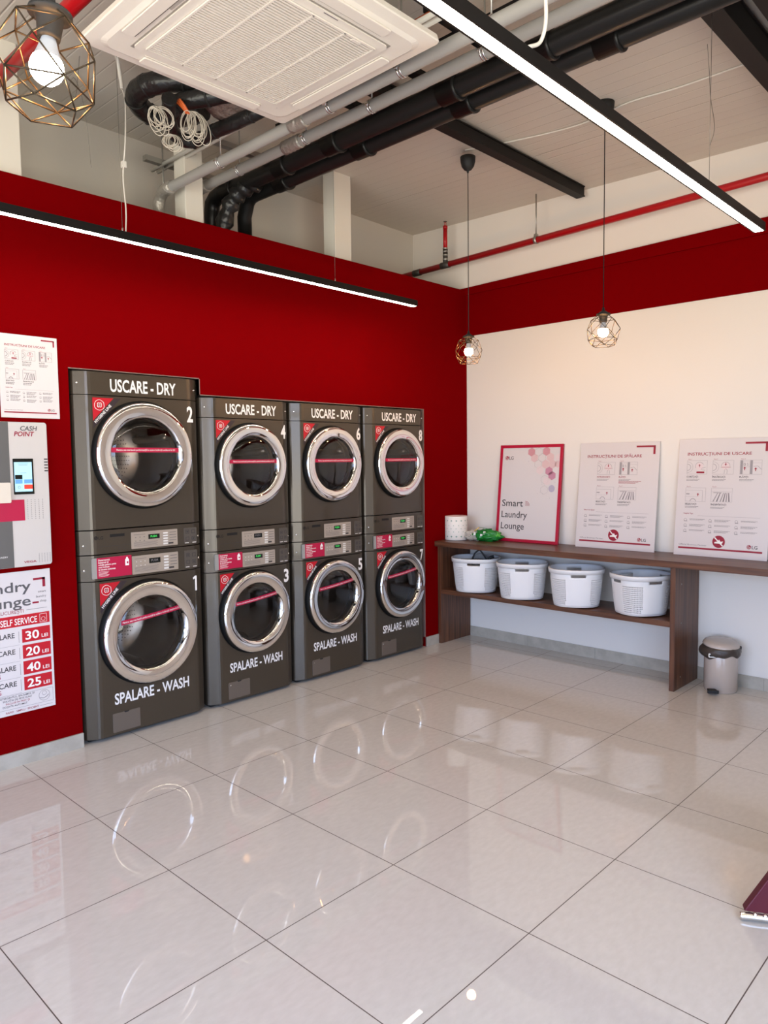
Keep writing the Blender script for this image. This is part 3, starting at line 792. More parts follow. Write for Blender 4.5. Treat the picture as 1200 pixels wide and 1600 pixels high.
def machine(kind, w, H, Y, Z, num, label, k):
    """k = door scale"""
    name = 'tumble_dryer' if kind == 'dry' else 'washing_machine'
    t = thing(name, label, 'tumble dryer' if kind == 'dry' else 'washing machine', (-.822, Y, Z), PI / 2,
              'stacked tumble dryers' if kind == 'dry' else 'front-loading washing machines below the dryers')
    h = w / 2
    # hollow case
    q = MB(); D = .56
    q.box(-h + .004, -h + .014, .086, D, .004, H - .003, CABD).box(h - .014, h - .004, .086, D, .004, H - .003, CABD)
    q.box(-h + .004, h - .004, .086, D, .004, .014, CABD).box(-h + .004, h - .004, .086, D, H - .013, H - .003, CABD)
    q.box(-h + .004, h - .004, D - .01, D, .014, H - .013, CABD)
    q.build('case', t)
    big = k > .95
    if kind == 'dry':
        zc0, zc1 = 0, (.132 if big else .135); zt = H - (.122 if big else .118); cz = (1.582 - 1.043) if big else (1.515 - .986)
        zf0, zf1 = zc1 + .004, zt - .004
    else:
        zc1 = H; zc0 = H - (.142 if big else .128); zf0, zf1 = .0, zc0 - .004; cz = (.574 - .022) if big else (.571 - .020)
    R = .212 * k
    fp = holed_panel(w, zf0, zf1, cz, R, CABINET).build('front_panel', t)
    cp = strip(w, zc0 + .001, zc1 - .002, CABINET).build('control_fascia', t)
    control_plate(cp, w, zc0, zc1, kind != 'dry', num not in (1, 4))
    if kind == 'dry':
        tp = strip(w, zt, H, CABINET).build('top_fascia', t)
        q = MB(); tw = .40 * (1 if big else .98)
        q.text('USCARE - DRY', .018, H - .1 * (1 if big else .93), .068 * (1 if big else .93), LETTER, -.0008, 'C', width=tw, bold=.022)
        q.build('lettering', tp)
        q = MB(); lg_logo(q, -.305 * k, zc1 - .050, .017, -.0008, BADGE, BADGE, CABINET); q.build('maker_badge', cp)
        MB().box(-.215 * k, -.13 * k, -.001, .0, zc1 - .042, zc1 - .026, BADGE).build('label_slot', cp)
        q = MB()
        q.box(-.28 * k, -.10 * k, -.0006, .0005, zc1 - .092, zc1 - .0905, INKD).box(-.17 * k, -.12 * k, -.0006, .0005, zc1 - .104, zc1 - .1025, INKD).box(-.17 * k, -.12 * k, -.0006, .0005, zc1 - .114, zc1 - .1125, INKD)
        q.build('fine_lines', cp)
    else:
        # detergent drawer with crimson sticker
        x0, x1 = -.325 * (w / .76), -.096 * (w / .76)
        dr = MB().rrect(x0, x1, zc0 + .014, zc1 - .016, -.004, .002, .006, mat('silver_drawer', (.50, .50, .48), .3, .6)).build('detergent_drawer', t)
        q = MB().box(x0 + .028, x1, -.0052, -.004, zc0 + .014, zc1 - .016, STICK)
        st = q.build('sticker', dr); X = x0 + .036; Zt = zc1 - .016; hh = (zc1 - zc0 - .03)
        q = MB()
        for i, s in enumerate(('Detergentul,', 'balsamul și', 'soluția pentru pete', 'sunt incluse', 'și dozate automat')):
            q.text(s, X, Zt - hh * (.15 + .115 * i), hh * .085, LETTER, -.0056, 'L', bold=.02)
        for i in range(5): q.box(X, X + .06 - .006 * (i % 3), -.0056, -.0053, Zt - hh * (.69 + .055 * i), Zt - hh * (.675 + .055 * i), LETTER)
        bx = x1 - .038; bz = Zt - hh * .5
        q.prism([(bx, bz), (bx + .022, bz), (bx + .022, bz + hh * .30), (bx + .016, bz + hh * .36), (bx + .016, bz + hh * .42), (bx + .006, bz + hh * .42), (bx + .006, bz + hh * .36), (bx, bz + hh * .30)], -.0058, -.0053, LETTER)
        q.box(bx + .009, bx + .018, -.0062, -.0058, bz + hh * .10, bz + hh * .2, STICK)
        q.build('printing', st)
        q = MB(); wt = .455 * (w / .76) * 1.03
        q.text('SPALARE - WASH', .012, .172 if big else .186, .062 * (1 if big else .95), LETTER, -.0008, 'C', width=wt, bold=.022)
        q.build('lettering', fp)
        hx = -.238 * (w / .76)
        sh = MB().rrect(hx, hx + .163, .014, .122, -.003, .001, .006, mat('hatch_enamel', (.155, .125, .10), .45, .3)).build('service_hatch', t, bevel=.001)
        q = MB().prism([(hx + .066, .123), (hx + .098, .123), (hx + .092, .116), (hx + .072, .116)], -.0036, -.003, BLACKM)
        if not big: q.disc(hx + .014, .104, .004, -.0045, -.003, CHROME, 10)
        q.build('latch_notch', sh)
        MB().box(-h + .03, h - .03, .06, .12, -Z + .001, .001, BLACKM).build('plinth', t)
    q = MB()
    if num == 1:
        nx, nz, nh = h - .073, zf1 - .128, .090
        q.prism([(nx + .001, nz), (nx + .013, nz), (nx + .013, nz + nh), (nx + .002, nz + nh), (nx - .013, nz + nh * .88), (nx - .010, nz + nh * .76), (nx + .001, nz + nh * .83)], -.0009, -.0003, LETTER)
    else: q.text(str(num), h - (.073 if big else .070) * 1.0, zf1 - (.125 if kind == 'dry' else .128) * (1 if big else .93), .090 * (1 if big else .95), LETTER, -.0008, 'C', width=.040, bold=.03)
    q.build('number', fp)
    hygiene(fp, w, zf1 - .012, k)
    # screws on the left edge
    for z in ((zt + .06, zc0 + .05) if kind == 'dry' else (zc0 + .06,)):
        for sx in (-1, 1):
            o = MB().lathe([(0, -.004), (.0035, -.003), (.0065, 0), (.0065, .003)], CHROME, (0, 0, 0), 'y', 12).build('screw', t)
            o.location = (sx * (h - .028), .0265, z); o.rotation_euler = (0, 0, -sx * .56)
    # door
    dr = thing_part('door', t, (0, 0, cz))
    MB().lathe([(.303 * k, 0), (.303 * k, -.010), (.299 * k, -.022), (.2935 * k, -.029), (.285 * k, -.029)], SEAL_SHADE, (0, 0, 0), 'y', 72).build('seal_shade_ring', dr)  # black seal, carried up the ring's side wall to paint its shaded flank
    cr = [(.289, -.020), (.291, -.030), (.291, -.034), (.289, -.040), (.284, -.0445), (.277, -.0472), (.262, -.0485), (.240, -.0475), (.220, -.0445), (.212, -.042), (.208, -.037), (.205, -.026), (.204, -.012)] if kind == 'dry' else \
         [(.289, -.020), (.291, -.030), (.291, -.038), (.289, -.045), (.283, -.050), (.276, -.0525), (.260, -.0535), (.238, -.0515), (.223, -.0475), (.214, -.044), (.209, -.037), (.205, -.026), (.204, -.012)]
    MB().lathe([(a * k, b) for a, b in cr], CHROME, (0, 0, 0), 'y', 96).build('chrome_ring', dr)
    gy = -.032
    MB().lathe([(.2065 * k, gy + .004), (.20 * k, gy), (.16 * k, gy - .006), (.10 * k, gy - .011), (.05 * k, gy - .013), (.0001, gy - .0135)], GLASS, (0, 0, 0), 'y', 64).build('glass', dr)
    # tape across the glass
    tz, tl, th, rot, msg = (.028, .205, .026, 0, 'Pentru cea mai bună performanță la uscare încărcați uscătorul la 2/3') if kind == 'dry' else (.098, .185, .026, .105, 'Pentru cea mai bună performanță la spălare încărcați mașina la 2/3')
    tp = MB(); nn = 12
    vs = []
    for i in range(nn + 1):
        u = -1 + 2 * i / nn; x = u * tl * k
        rr_ = min(1, math.hypot(x, tz * k) / (.2065 * k)); y = gy - .0142 * (1 - rr_ ** 2) - .0016
        y = min(y, gy - .003 - .012 * (1 - u * u))
        for s_ in (-1, 1):
            zz = tz * k + s_ * th * k / 2 + math.sin(rot) * x; vs.append((x, y, zz))
    tp.add(vs, [(2 * i, 2 * i + 2, 2 * i + 3, 2 * i + 1) for i in range(nn)], STICK)
    tpo = tp.build('tape_label', dr, fix=False)
    q = MB(); q.text(msg, 0, tz * k - .0045 * k, .0098 * k, LETTER, gy - .0185, 'C', width=.355 * k, bold=.012, rot=rot); 
    if kind == 'dry': q.v = [(x, gy - .0022 - .0125 * max(0, 1 - (x / (tl * k)) ** 2) - .002, z) for x, y, z in q.v]
    else: q.v = [(x, gy - .0022 - .0125 * max(0, 1 - (x / (tl * k)) ** 2) - .002, z) for x, y, z in q.v]
    q.build('printing', tpo)
    # grip recess on the right of the ring
    q = MB(); vs = []; n = 20; amax = .52 if kind != 'dry' else .40
    for i in range(n + 1):
        a = -amax + 2 * amax * i / n; e = math.cos(a / amax * PI / 2)
        for r_, y in ((.205, -.034), (.205 + .022 * e, -.0465), (.205 + .027 * e, -.0500 if kind != 'dry' else -.047)):
            vs.append((math.cos(a) * r_ * k, y, math.sin(a) * r_ * k))
    q.add(vs, [(3 * i + j, 3 * i + 3 + j, 3 * i + 4 + j, 3 * i + 1 + j) for i in range(n) for j in range(2)], CHROME2, True)
    q.build('door_grip', dr)
    # drum
    dm = MB().lathe([(.2 * k, .034), (.225 * k, .05), (.245 * k, .06), (.245 * k, .48), (.235 * k, .50), (.10 * k, .515), (.0001, .515)], STEEL, (0, 0, cz), 'y', 48).build('drum', t)
    q = MB()
    for i in range(3):
        a = .5 + i * 2 * PI / 3; c0, s0 = math.cos(a), math.sin(a)
        q.tube([(c0 * .235 * k, .08, cz + s0 * .235 * k), (c0 * .205 * k, .12, cz + s0 * .205 * k), (c0 * .205 * k, .42, cz + s0 * .205 * k), (c0 * .235 * k, .47, cz + s0 * .235 * k)], .024, STEEL, 10)
    q.build('baffles', dm)
    q = MB()
    for rr_ in (.035, .05, .065, .08, .095, .11, .125, .14, .155, .17):
        m_ = int(rr_ * 240)
        for i in range(m_):
            a = 2 * PI * i / m_; q.disc(rr_ * k * math.cos(a), cz + rr_ * k * math.sin(a), .0032, .4985, .500, BLACKM, 6)
    q.build('perforations', dm)
    MB().lathe([(.211 * k, .004), (.218 * k, .02), (.210 * k, .035), (.222 * k, .048), (.235 * k, .058)], RUBBER, (0, 0, cz), 'y', 48).build('gasket', t)
    return t
def thing_part(name, parent, loc):
    o = bpy.data.objects.new(name, None); COL.objects.link(o); o.parent = parent; o.location = loc; o.empty_display_size = .05
    return o
P = [(.338, 1.098, 1), (1.118, 1.795, .9), (1.815, 2.492, .9), (2.516, 3.186, .9)]
nums = [(1, 2), (3, 4), (5, 6), (7, 8)]
words = ['first and largest', 'second', 'third', 'last']
for (a, b, k), (nw, nd), wd in zip(P, nums, words):
    big = k == 1
    wy = b - a; Y = (a + b) / 2
    kk = k if big else .893
    machine('wash', wy, 1.018 if big else .962, Y, .022, nw,
            {1: 'charcoal washing machine numbered 1 with a chrome porthole, largest of the row', 3: 'charcoal washing machine numbered 3 with a chrome porthole',
             5: 'charcoal washing machine numbered 5 with a chrome porthole', 7: 'charcoal washing machine numbered 7, nearest the wooden bench'}[nw], kk)
    machine('dry', wy, .987 if big else .944, Y, 1.043 if big else .986, nd,
            {2: 'charcoal tumble dryer numbered 2, tallest, nearest the cash point', 4: 'charcoal tumble dryer numbered 4, stacked on washer 3',
             6: 'charcoal tumble dryer numbered 6, stacked on washer 5', 8: 'charcoal tumble dryer numbered 8, at the corner end of the row'}[nd], kk)

# ------------------------------------------------------------------ posters
def frame_rect(q, x0, x1, z0, z1, y, t, m):
    q.box(x0, x1, y, y + .0004, z0, z0 + t, m).box(x0, x1, y, y + .0004, z1 - t, z1, m).box(x0, x0 + t, y, y + .0004, z0, z1, m).box(x1 - t, x1, y, y + .0004, z0, z1, m)
def arrow(q, x, z, h, y, m, up=True):
    d = 1 if up else -1
    q.prism([(x - h * .35, z), (x + h * .35, z), (x, z + d * h * .5)], y, y + .0003, m).box(x - h * .1, x + h * .1, y, y + .0003, min(z, z - d * h * .5), max(z, z - d * h * .5), m)
def pictogram(q, kind, x0, x1, z0, z1, y):
    W, H = x1 - x0, z1 - z0
    frame_rect(q, x0, x1, z0, z1, y, .0012, INKL)
    X = lambda f: x0 + W * f; Z = lambda f: z0 + H * f
    def ring(cx, cz, r, m=INKL, th=.002, a0=0, a1=2 * PI): q.lathe([(r - th, y), (r, y)], m, (cx, 0, cz), 'y', 20, a0, a1, False)
    if kind in (1, 2):
        ring(X(.02), Z(.5), H * .40, INKL, .0015, -PI / 2, PI / 2); ring(X(.02), Z(.5), H * .25, INKL, .003, -PI / 2, PI / 2)
        q.disc(X(.62), Z(.58), H * .27, y, y + .0003, PINK[4], 18); ring(X(.62), Z(.58), H * .30, INKG, .0016, 0 if kind == 2 else .4, PI if kind == 2 else 3.6)
        arrow(q, X(.62), Z(.62) if kind == 1 else Z(.72), H * .22, y - .0003, INKR, kind == 1)
        if kind == 2:
            q.box(X(.40), X(.86), y - .0003, y, Z(.49), Z(.515), INKR)
            q.tube([(X(.56), y, Z(.04)), (X(.58), y, Z(.3)), (X(.64), y, Z(.42)), (X(.7), y, Z(.3)), (X(.7), y, Z(.04))], .0008, INKG, 4)
        else:
            q.rrect(X(.48), X(.88), Z(.08), Z(.20), y - .0004, y, H * .055, INKR)
            q.tube([(X(.92), y, Z(.5)), (X(.74), y, Z(.44)), (X(.7), y, Z(.34)), (X(.9), y, Z(.28))], .0008, INKG, 4)
    elif kind == 3:
        q.box(X(.02), X(.13), y, y + .0003, Z(.02), Z(.98), INKL).box(X(.46), X(.58), y, y + .0003, Z(.02), Z(.98), INKL)
        frame_rect(q, X(.15), X(.44), Z(.52), Z(.92), y, .001, INKL); q.text('0', X(.17), Z(.6), H * .2, INKG, y); q.text('5', X(.31), Z(.6), H * .2, INKL, y)
        arrow(q, X(.22), Z(.42), H * .26, y - .0003, INKR); arrow(q, X(.72), Z(.36), H * .26, y - .0003, INKR)
        q.tube([(X(.62), y, Z(.55)), (X(.8), y, Z(.6)), (X(.98), y, Z(.35))], .0008, INKG, 4)
        q.box(X(.6), X(.98), y, y + .0003, Z(.80), Z(.81), INKL)
    elif kind == 4:
        q.box(X(.0), X(.85), y, y + .0003, Z(.80), Z(.812), INKL).box(X(.84), X(.85), y, y + .0003, Z(.02), Z(.8), INKL).box(X(.03), X(.2), y, y + .0003, Z(.5), Z(.58), INKL)
        ring(X(.38), Z(-.0), H * .22, INKL, .004, 0, PI); arrow(q, X(.62), Z(.5), H * .24, y - .0003, INKR); q.box(X(0), X(.6), y, y + .0003, Z(.35), Z(.36), INKL)
    else:
        q.box(X(.04), X(.96), y, y + .0003, Z(.72), Z(.735), INKL).box(X(.1), X(.5), y, y + .0003, Z(.64), Z(.68), INKL)
        for i, (a, b) in enumerate(((.30, .08), (.42, .25), (.58, .42), (.66, .56), (.74, .70), (.82, .84))):
            q.prism([(X(a), Z(.66)), (X(a + .035), Z(.66)), (X(b + .06), Z(.03)), (X(b), Z(.03))], y, y + .0003, INKG if i % 2 else INKL)
def micro(q, x, z, w, y, n, m=INKG, h=.0028, gap=.0068):
    """lines of unreadably small print, as broken bars"""
    for i in range(n):
        X = x; end = x + w * (1 - .25 * ((i * 7) % 3) / 2)
        while X < end:
            ww = random.uniform(.005, .013); q.box(X, min(X + ww, end), y, y + .0003, z - gap * i - h, z - gap * i, m); X += ww + .0016
def instructions(q, W, H, y, dry, sign, title, tips):
    X = lambda f: f * W; Z = lambda f: H * (1 - f)
    q.box(X(.72), X(.95), y, y + .0005, Z(.052), Z(.036), INKR).box(X(.925), X(.95), y, y + .0005, Z(.115), Z(.036), INKR)
    q.text(title, X(.10), Z(.142), H * .026, INKR, y, 'L', width=W * .69, bold=.012)
    cols = (.10, .385, .675) if dry else (.24, .52)
    caps = (('CURĂȚAȚI', 'ÎNCĂRCAȚI', 'PLĂTIȚI'), ('SELECTAȚI', 'ÎNDEPĂRTAȚI')) if dry else (('INTRODUCEȚI', 'PLĂTIȚI'), ('SELECTAȚI', 'ÎNDEPĂRTAȚI'))
    kinds = ((1, 2, 3), (4, 5)) if dry else ((2, 3), (4, 5)); k = 1
    for r, zf in enumerate((.185, .418)):
        for c, cp in enumerate(caps[r]):
            x = cols[c]
            pictogram(q, kinds[r][c], X(x), X(x + .225), Z(zf + .118), Z(zf), y)
            q.text('Pasul %d' % k, X(x + .01), Z(zf - .006), H * .0085, INKR, y); k += 1
            q.text(cp, X(x), Z(zf + .147), H * .0145, INKD if (dry or r) else INKR, y, bold=.02)
            micro(q, X(x), Z(zf + .160), W * .15, y, 2)
            if not dry and r == 0 and c == 1: micro(q, X(x), Z(zf + .178), W * .28, y, 3, INKR)
    q.text(tips, X(.09), Z(.645), H * .012, INKR, y, bold=.01)
    q.box(X(.25), X(.91), y, y + .0004, Z(.6575), Z(.656), INKL)
    for r in range(3):
        for c in range(3):
            x, z = (.10, .375, .655)[c], .695 + .046 * r
            q.lathe([(W * .014, y), (W * .017, y)], INKG, (X(x + .015), 0, Z(z)), 'y', 6, smooth=False); q.box(X(x), X(x + .035), y, y + .0003, Z(z + .013), Z(z + .009), INKG)
            micro(q, X(x + .062), Z(z - .010), W * .17, y, 2 + (r + c) % 2, INKG, .0022, .0058)
    if sign:
        cx, cz, r = X(.495), Z(.868), W * .068
        q.disc(cx, cz, r, y, y + .0006, INKR, 32)
        q.prism([(cx - r * .66, cz - r * .30), (cx + r * .52, cz - r * .30), (cx + r * .72, cz + r * .1), (cx + r * .3, cz + r * .02), (cx + r * .05, cz + r * .38), (cx - r * .1, cz + r * .05), (cx - r * .3, cz + r * .0), (cx - r * .66, cz - r * .08)], y - .0004, y, LETTER)
        c, s = math.cos(-PI / 4), math.sin(-PI / 4); L, h = r * .95, r * .09
        q.prism([(cx + a * c - b * s, cz + a * s + b * c) for a, b in ((-L, -h), (L, -h), (L, h), (-L, h))], y - .0008, y - .0004, LETTER)
    q.text('Official Business Partner', X(.055), Z(.912), H * .012, INKG, y, width=W * .31)
    q.box(X(.05), X(.95), y, y + .0005, Z(.942), Z(.927), INKR)
    lg_logo(q, X(.79), Z(.910), H * .028, y, INKR, INKD)
def leaning_board(name, label, x0, x1, H, design, lean, tk=.008, frame=None):
    t = thing(name, label, 'poster', (x0, 3.668, .8655)); t.rotation_euler = (-lean, 0, 0)
    W = x1 - x0
    o = MB().box(0, W, 0, tk, 0, H, PAPER).build('board', t, bevel=.001)
    q = MB(); design(q, W, H, -.0006); q.build('printing', o)
    if frame:
        q = MB(); f = frame
        q.box(0, W, -.006, .012, 0, f, FRM).box(0, W, -.006, .012, H - f, H, FRM).box(0, f, -.006, .012, f, H - f, FRM).box(W - f, W, -.006, .012, f, H - f, FRM)
        q.build('frame', t, bevel=.0015)
    return t
FRM = mat('crimson_frame_enamel', (.45, .006, .035), .35)
lean = math.asin((3.752 - 3.668) / .79)
leaning_board('instruction_poster', 'white washing instructions board leaning on the wall between two other boards', .247, .862, .787,
              lambda q, W, H, y: instructions(q, W, H, y, False, True, 'INSTRUCȚIUNI DE SPĂLARE', 'Sfaturi de Ajutor'), lean)
leaning_board('instruction_poster', 'white drying instructions board standing at the right end of the wooden worktop', 1.000, 1.597, .795,
              lambda q, W, H, y: instructions(q, W, H, y, True, True, 'INSTRUCȚIUNI DE USCARE', 'Helpful Tips'), lean)
def smart(q, W, H, y):
    for i, s in enumerate(('Smart', 'Laundry', 'Lounge')):
        q.text(s, W * .075, H * (.365 - .118 * i), H * .070, INKD, y, bold=.006, width=W * (.345, .42, .38)[i])
    cx, cz = W * .455, H * .370
    for i, r in enumerate((.012, .022, .032, .042)):
        q.lathe([(r - .0035, y), (r, y)], INKR, (cx, 0, cz), 'y', 12, .1, PI / 2, False)
    lg_logo(q, W * .085, H * .85, H * .034, y, INKR, INKD)
    def hexa(fx, fz, r, m, fill=True):
        c_, z_ = W * fx, H * fz
        if fill: q.prism([(c_ + r * math.cos(PI / 3 * i + PI / 6), z_ + r * math.sin(PI / 3 * i + PI / 6)) for i in range(6)], y, y + .0003, m)
        else: q.lathe([(r - .0012, y), (r, y)], m, (c_, 0, z_), 'y', 6, PI / 6, 2 * PI + PI / 6 - 1e-4, False)
    R = W * .062
    for fx, fz, mi in ((.51, .925, 1), (.745, .93, 1), (.56, .865, 0), (.81, .87, 0), (.93, .87, 4), (.74, .80, 0), (.85, .80, 0), (.93, .80, 0), (.80, .73, 2), (.85, .685, 2), (.66, .74, 4), (.78, .63, 4)):
        hexa(fx, fz, R if fx < .92 else R * .8, PINK[mi])
    for fx, fz in ((.625, .925), (.68, .865), (.74, .645), (.625, .80), (.74, .54)): hexa(fx, fz, R, INKL, False)
    q.disc(W * .855, H * .555, R * .78, y, y + .0003, PINK[3], 24)
    for fx, fz in ((.47, .83), (.70, .60), (.68, .52), (.90, .62), (.64, .50), (.83, .46), (.72, .50)): q.disc(W * fx, H * fz, .0018, y, y + .0003, INKG, 6)
leaning_board('framed_sign', 'red-framed Smart Laundry Lounge sign leaning on the white wall behind the green wrapper', -.485, .098, .787, smart, lean, .006, .024)

# drying poster fixed on the left wall
W_, H_ = .287, .414
t = thing('instruction_poster', 'small drying instructions poster stuck on the red wall above the cash point', 'poster', (XL + .0005, -.020, 1.772), PI / 2)
o = MB().box(0, W_, -.004, 0, 0, H_, PAPER).build('board', t)
q = MB(); instructions(q, W_, H_, -.0046, True, False, 'INSTRUCȚIUNI DE USCARE', 'Helpful Tips')
# scale the fine print with the small sheet
q.build('printing', o)

# price list
t = thing('price_list_poster', 'white laundry price list with red price boxes on the red wall below the cash point', 'poster', (XL + .0005, -.37, .269), PI / 2)
W, H = .551, .727
o = MB().box(0, W, -.004, 0, 0, H, PAPER).build('board', t)
q = MB(); y = -.0046; E = W  # right edge
Z = lambda f: H * (1 - f)
q.text('laundry', E - .098, Z(.140), .052, INKG2 if False else mat('slate_ink', (.10, .095, .10), .6), y, 'R', width=.285, bold=.012)
q.text('lounge', E - .102, Z(.245), .052, MATS['slate_ink'], y, 'R', width=.255, bold=.012)
q.box(E - .086, E - .026, y, y + .0004, Z(.073), Z(.058), INKR).box(E - .040, E - .026, y, y + .0004, Z(.125), Z(.058), INKR)
for i, s in enumerate(('smart', 'laundry', 'shop')): q.text(s, E - .024, Z(.165 + .034 * i), .0125, MATS['slate_ink'], y, 'R')
q.box(E - .094, E - .062, y, y + .0004, Z(.238), Z(.226), INKR)
q.text('SECTOR 5, BUCUREȘTI', E - .140, Z(.292), .019, INKR, y, 'R', width=.24)
q.box(E - .125, E - .023, y, y + .0004, Z(.2775), Z(.275), INKG)
q.box(.015, E - .012, y, y + .0004, Z(.386), Z(.307), STICKR)
q.text('SPĂLĂTORIE SELF SERVICE', E - .075, Z(.372), .033, LETTER, y - .0003, 'R', width=.36, bold=.012)
frame_rect(q, E - .062, E - .026, Z(.378), Z(.318), y - .0003, .0015, LETTER); q.lathe([(.009, y - .0003), (.0105, y - .0003)], LETTER, (E - .044, 0, Z(.355)), 'y', 16, smooth=False)
rows = (('SPĂLARE', '10 KG', '30', .408), ('USCARE', '10 KG', '20', .523), ('SPĂLARE', '15 KG', '40', .637), ('USCARE', '15 KG', '25', .749))
for nm, kg, pr, f in rows:
    q.box(E - .152, E - .012, y, y + .0004, Z(f + .096), Z(f), STICKR)
    q.text(pr, E - .136, Z(f + .078), .044, LETTER, y - .0003, 'L', width=.068, bold=.02)
    q.text('LEI', E - .056, Z(f + .078), .018, LETTER, y - .0003, 'L', width=.032, bold=.012)
    q.text(nm, E - .188, Z(f + .052), .026, INKD, y, 'R', width=.125, bold=.015)
    q.text(kg, E - .264, Z(f + .094), .022, INKR, y, 'R', width=.055, bold=.015)
    q.box(E - .168, E - .1665, y, y + .0004, Z(f + .092), Z(f + .012), INKG)
    q.box(.015, E - .165, y, y + .0004, Z(f + .1075), Z(f + .106), INKL)
frame_rect(q, .015, E - .010, Z(.958), Z(.862), y, .001, INKG)
q.lathe([(.027, y), (.0285, y)], INKG, (E - .055, 0, Z(.908)), 'y', 24, smooth=False); q.lathe([(.010, y), (.0115, y)], INKG, (E - .055, 0, Z(.893)), 'y', 16, smooth=False)
q.tube([(E - .078, y, Z(.922)), (E - .060, y, Z(.93)), (E - .045, y, Z(.922)), (E - .033, y, Z(.908))], .0012, INKG, 4)
for i, s in enumerate(('DETERGENTUL, BALSAMUL ȘI', 'SOLUȚIA DE PETE SUNT', 'INCLUSE ÎN PREȚ ȘI', 'DOZATE AUTOMAT')):
    q.text(s, E - .105 - .012 * i, Z(.880 + .0205 * i), .0095, INKD if i != 2 else INKR, y, 'R', bold=.005)
q.text('RAPID · SIMPLU · EFICIENT', E - .085, Z(.985), .010, INKR, y, 'R', bold=.01)
q.box(E - .078, E - .015, y, y + .0004, Z(.980), Z(.978), INKG)
q.build('printing', o)

# cash point terminal
t = thing('cash_point', 'white and grey wall payment terminal with a touch screen and CASH POINT lettering', 'payment terminal', (XL + .0005, -.47, 1.024), PI / 2)
W, H = .648, .724; E = W
o = MB().rrect(0, W, 0, H, -.05, 0, .014, CASHW).build('housing', t, bevel=.002)
y = -.0505
MB().box(.03, E - .186, y - .0012, y + .001, .001, H - .001, GREYPL).build('grey_panel', t)
MB().box(.03, E - .125, y - .0016, y - .0005, .233, .338, STICK).build('red_band', t)
sc = MB().rrect(E - .172, E - .075, .364, .542, y - .003, y + .001, .003, LCD).build('touch_screen', t)
q = MB(); a0, a1 = E - .167, E - .083
q.box(a0, a1, y - .0035, y - .003, .378, .525, SCRB)
q.box(a0 + .002, a0 + .037, y - .004, y - .0035, .440, .462, LCD).box(a0 + .002, a0 + .037, y - .004, y - .0035, .418, .438, SCRM).box(a1 - .040, a1, y - .004, y - .0035, .418, .438, SCRM)
q.box(a1 - .040, a1, y - .004, y - .0035, .390, .412, SCRR)
q.lathe([(.005, y - .004), (.007, y - .004)], INKG, (a0 + .02, 0, .400), 'y', 12, smooth=False)
for zz, ww in ((.518, .05), (.510, .044), (.470, .03)): q.box((a0 + a1) / 2 - ww / 2, (a0 + a1) / 2 + ww / 2, y - .004, y - .0035, zz, zz + .002, INKG)
q.build('screen_image', sc)
q = MB()
q.text('CASH', E - .047, H - .038 - .004, .0235, MATS['slate_ink'], y - .0006, 'R', width=.082, bold=.02, shear=.2)
q.text('POINT', E - .062, H - .066 - .004, .0235, INKR, y - .0006, 'R', width=.098, bold=.02, shear=.2)
q.text('VEGA', E - .078, .018, .010, INKR, y - .0006, 'R', width=.062, bold=.02)
q.text('LAUNDRY', E - .215, .052, .0085, LETTER, y - .0016, 'R')
q.build('lettering', t)
q = MB()
for i in range(5): q.rrect(E - .020, E - .002, .542 - .0148 * i - .006, .542 - .0148 * i, y - .0006, y, .002, INKD)
for c_ in range(5):
    for r_ in range(11): q.disc(E - .110 + .0185 * c_, .335 - .0095 * r_, .0018, y - .0006, y, INKD, 6)
for c_ in range(5):
    for r_ in range(6): q.disc(E - .064 + .0135 * c_, .058 - .008 * r_, .0017, y - .0006, y, INKD, 6)
q.build('vent_holes', t)
MB().rrect(E - .30, E - .193, .325, .425, y - .02, y, .006, mat('cream_slot_cover', (.7, .62, .52), .4)).build('bill_slot', t)

# ------------------------------------------------------------------ bench
t = thing('laundry_bench', 'walnut bench with a lower shelf along the white wall, boards standing on top', 'bench', (0, 0, 0))
MB().box(XL + .0015, 2.75, 3.312, YB - .001, .822, .8645, WOODX).build('worktop', t, bevel=.0015)
for x in (-.8335, 1.1115): 
    sp = MB().box(x - (.014 if x < 0 else 0), x + (.020 if x < 0 else .034), 3.352, YB - .0125, .001, .8215, WOODZ).build('side_panel', t, bevel=.001)
MB().box(-.8125, 1.111, 3.353, YB - .0125, .423, .4605, WOODX).build('shelf', t, bevel=.001)
for z in (.08, .44, .70):
    o = MB().lathe([(0, .0), (.0055, .0008), (.006, .0015)], GALV, (1.1458, 3.45, z), 'x', 12).build('screw_cap', t)
sp = MB().box(2.66, 2.694, 3.352, YB - .0125, .001, .8215, WOODZ).build('side_panel', t)

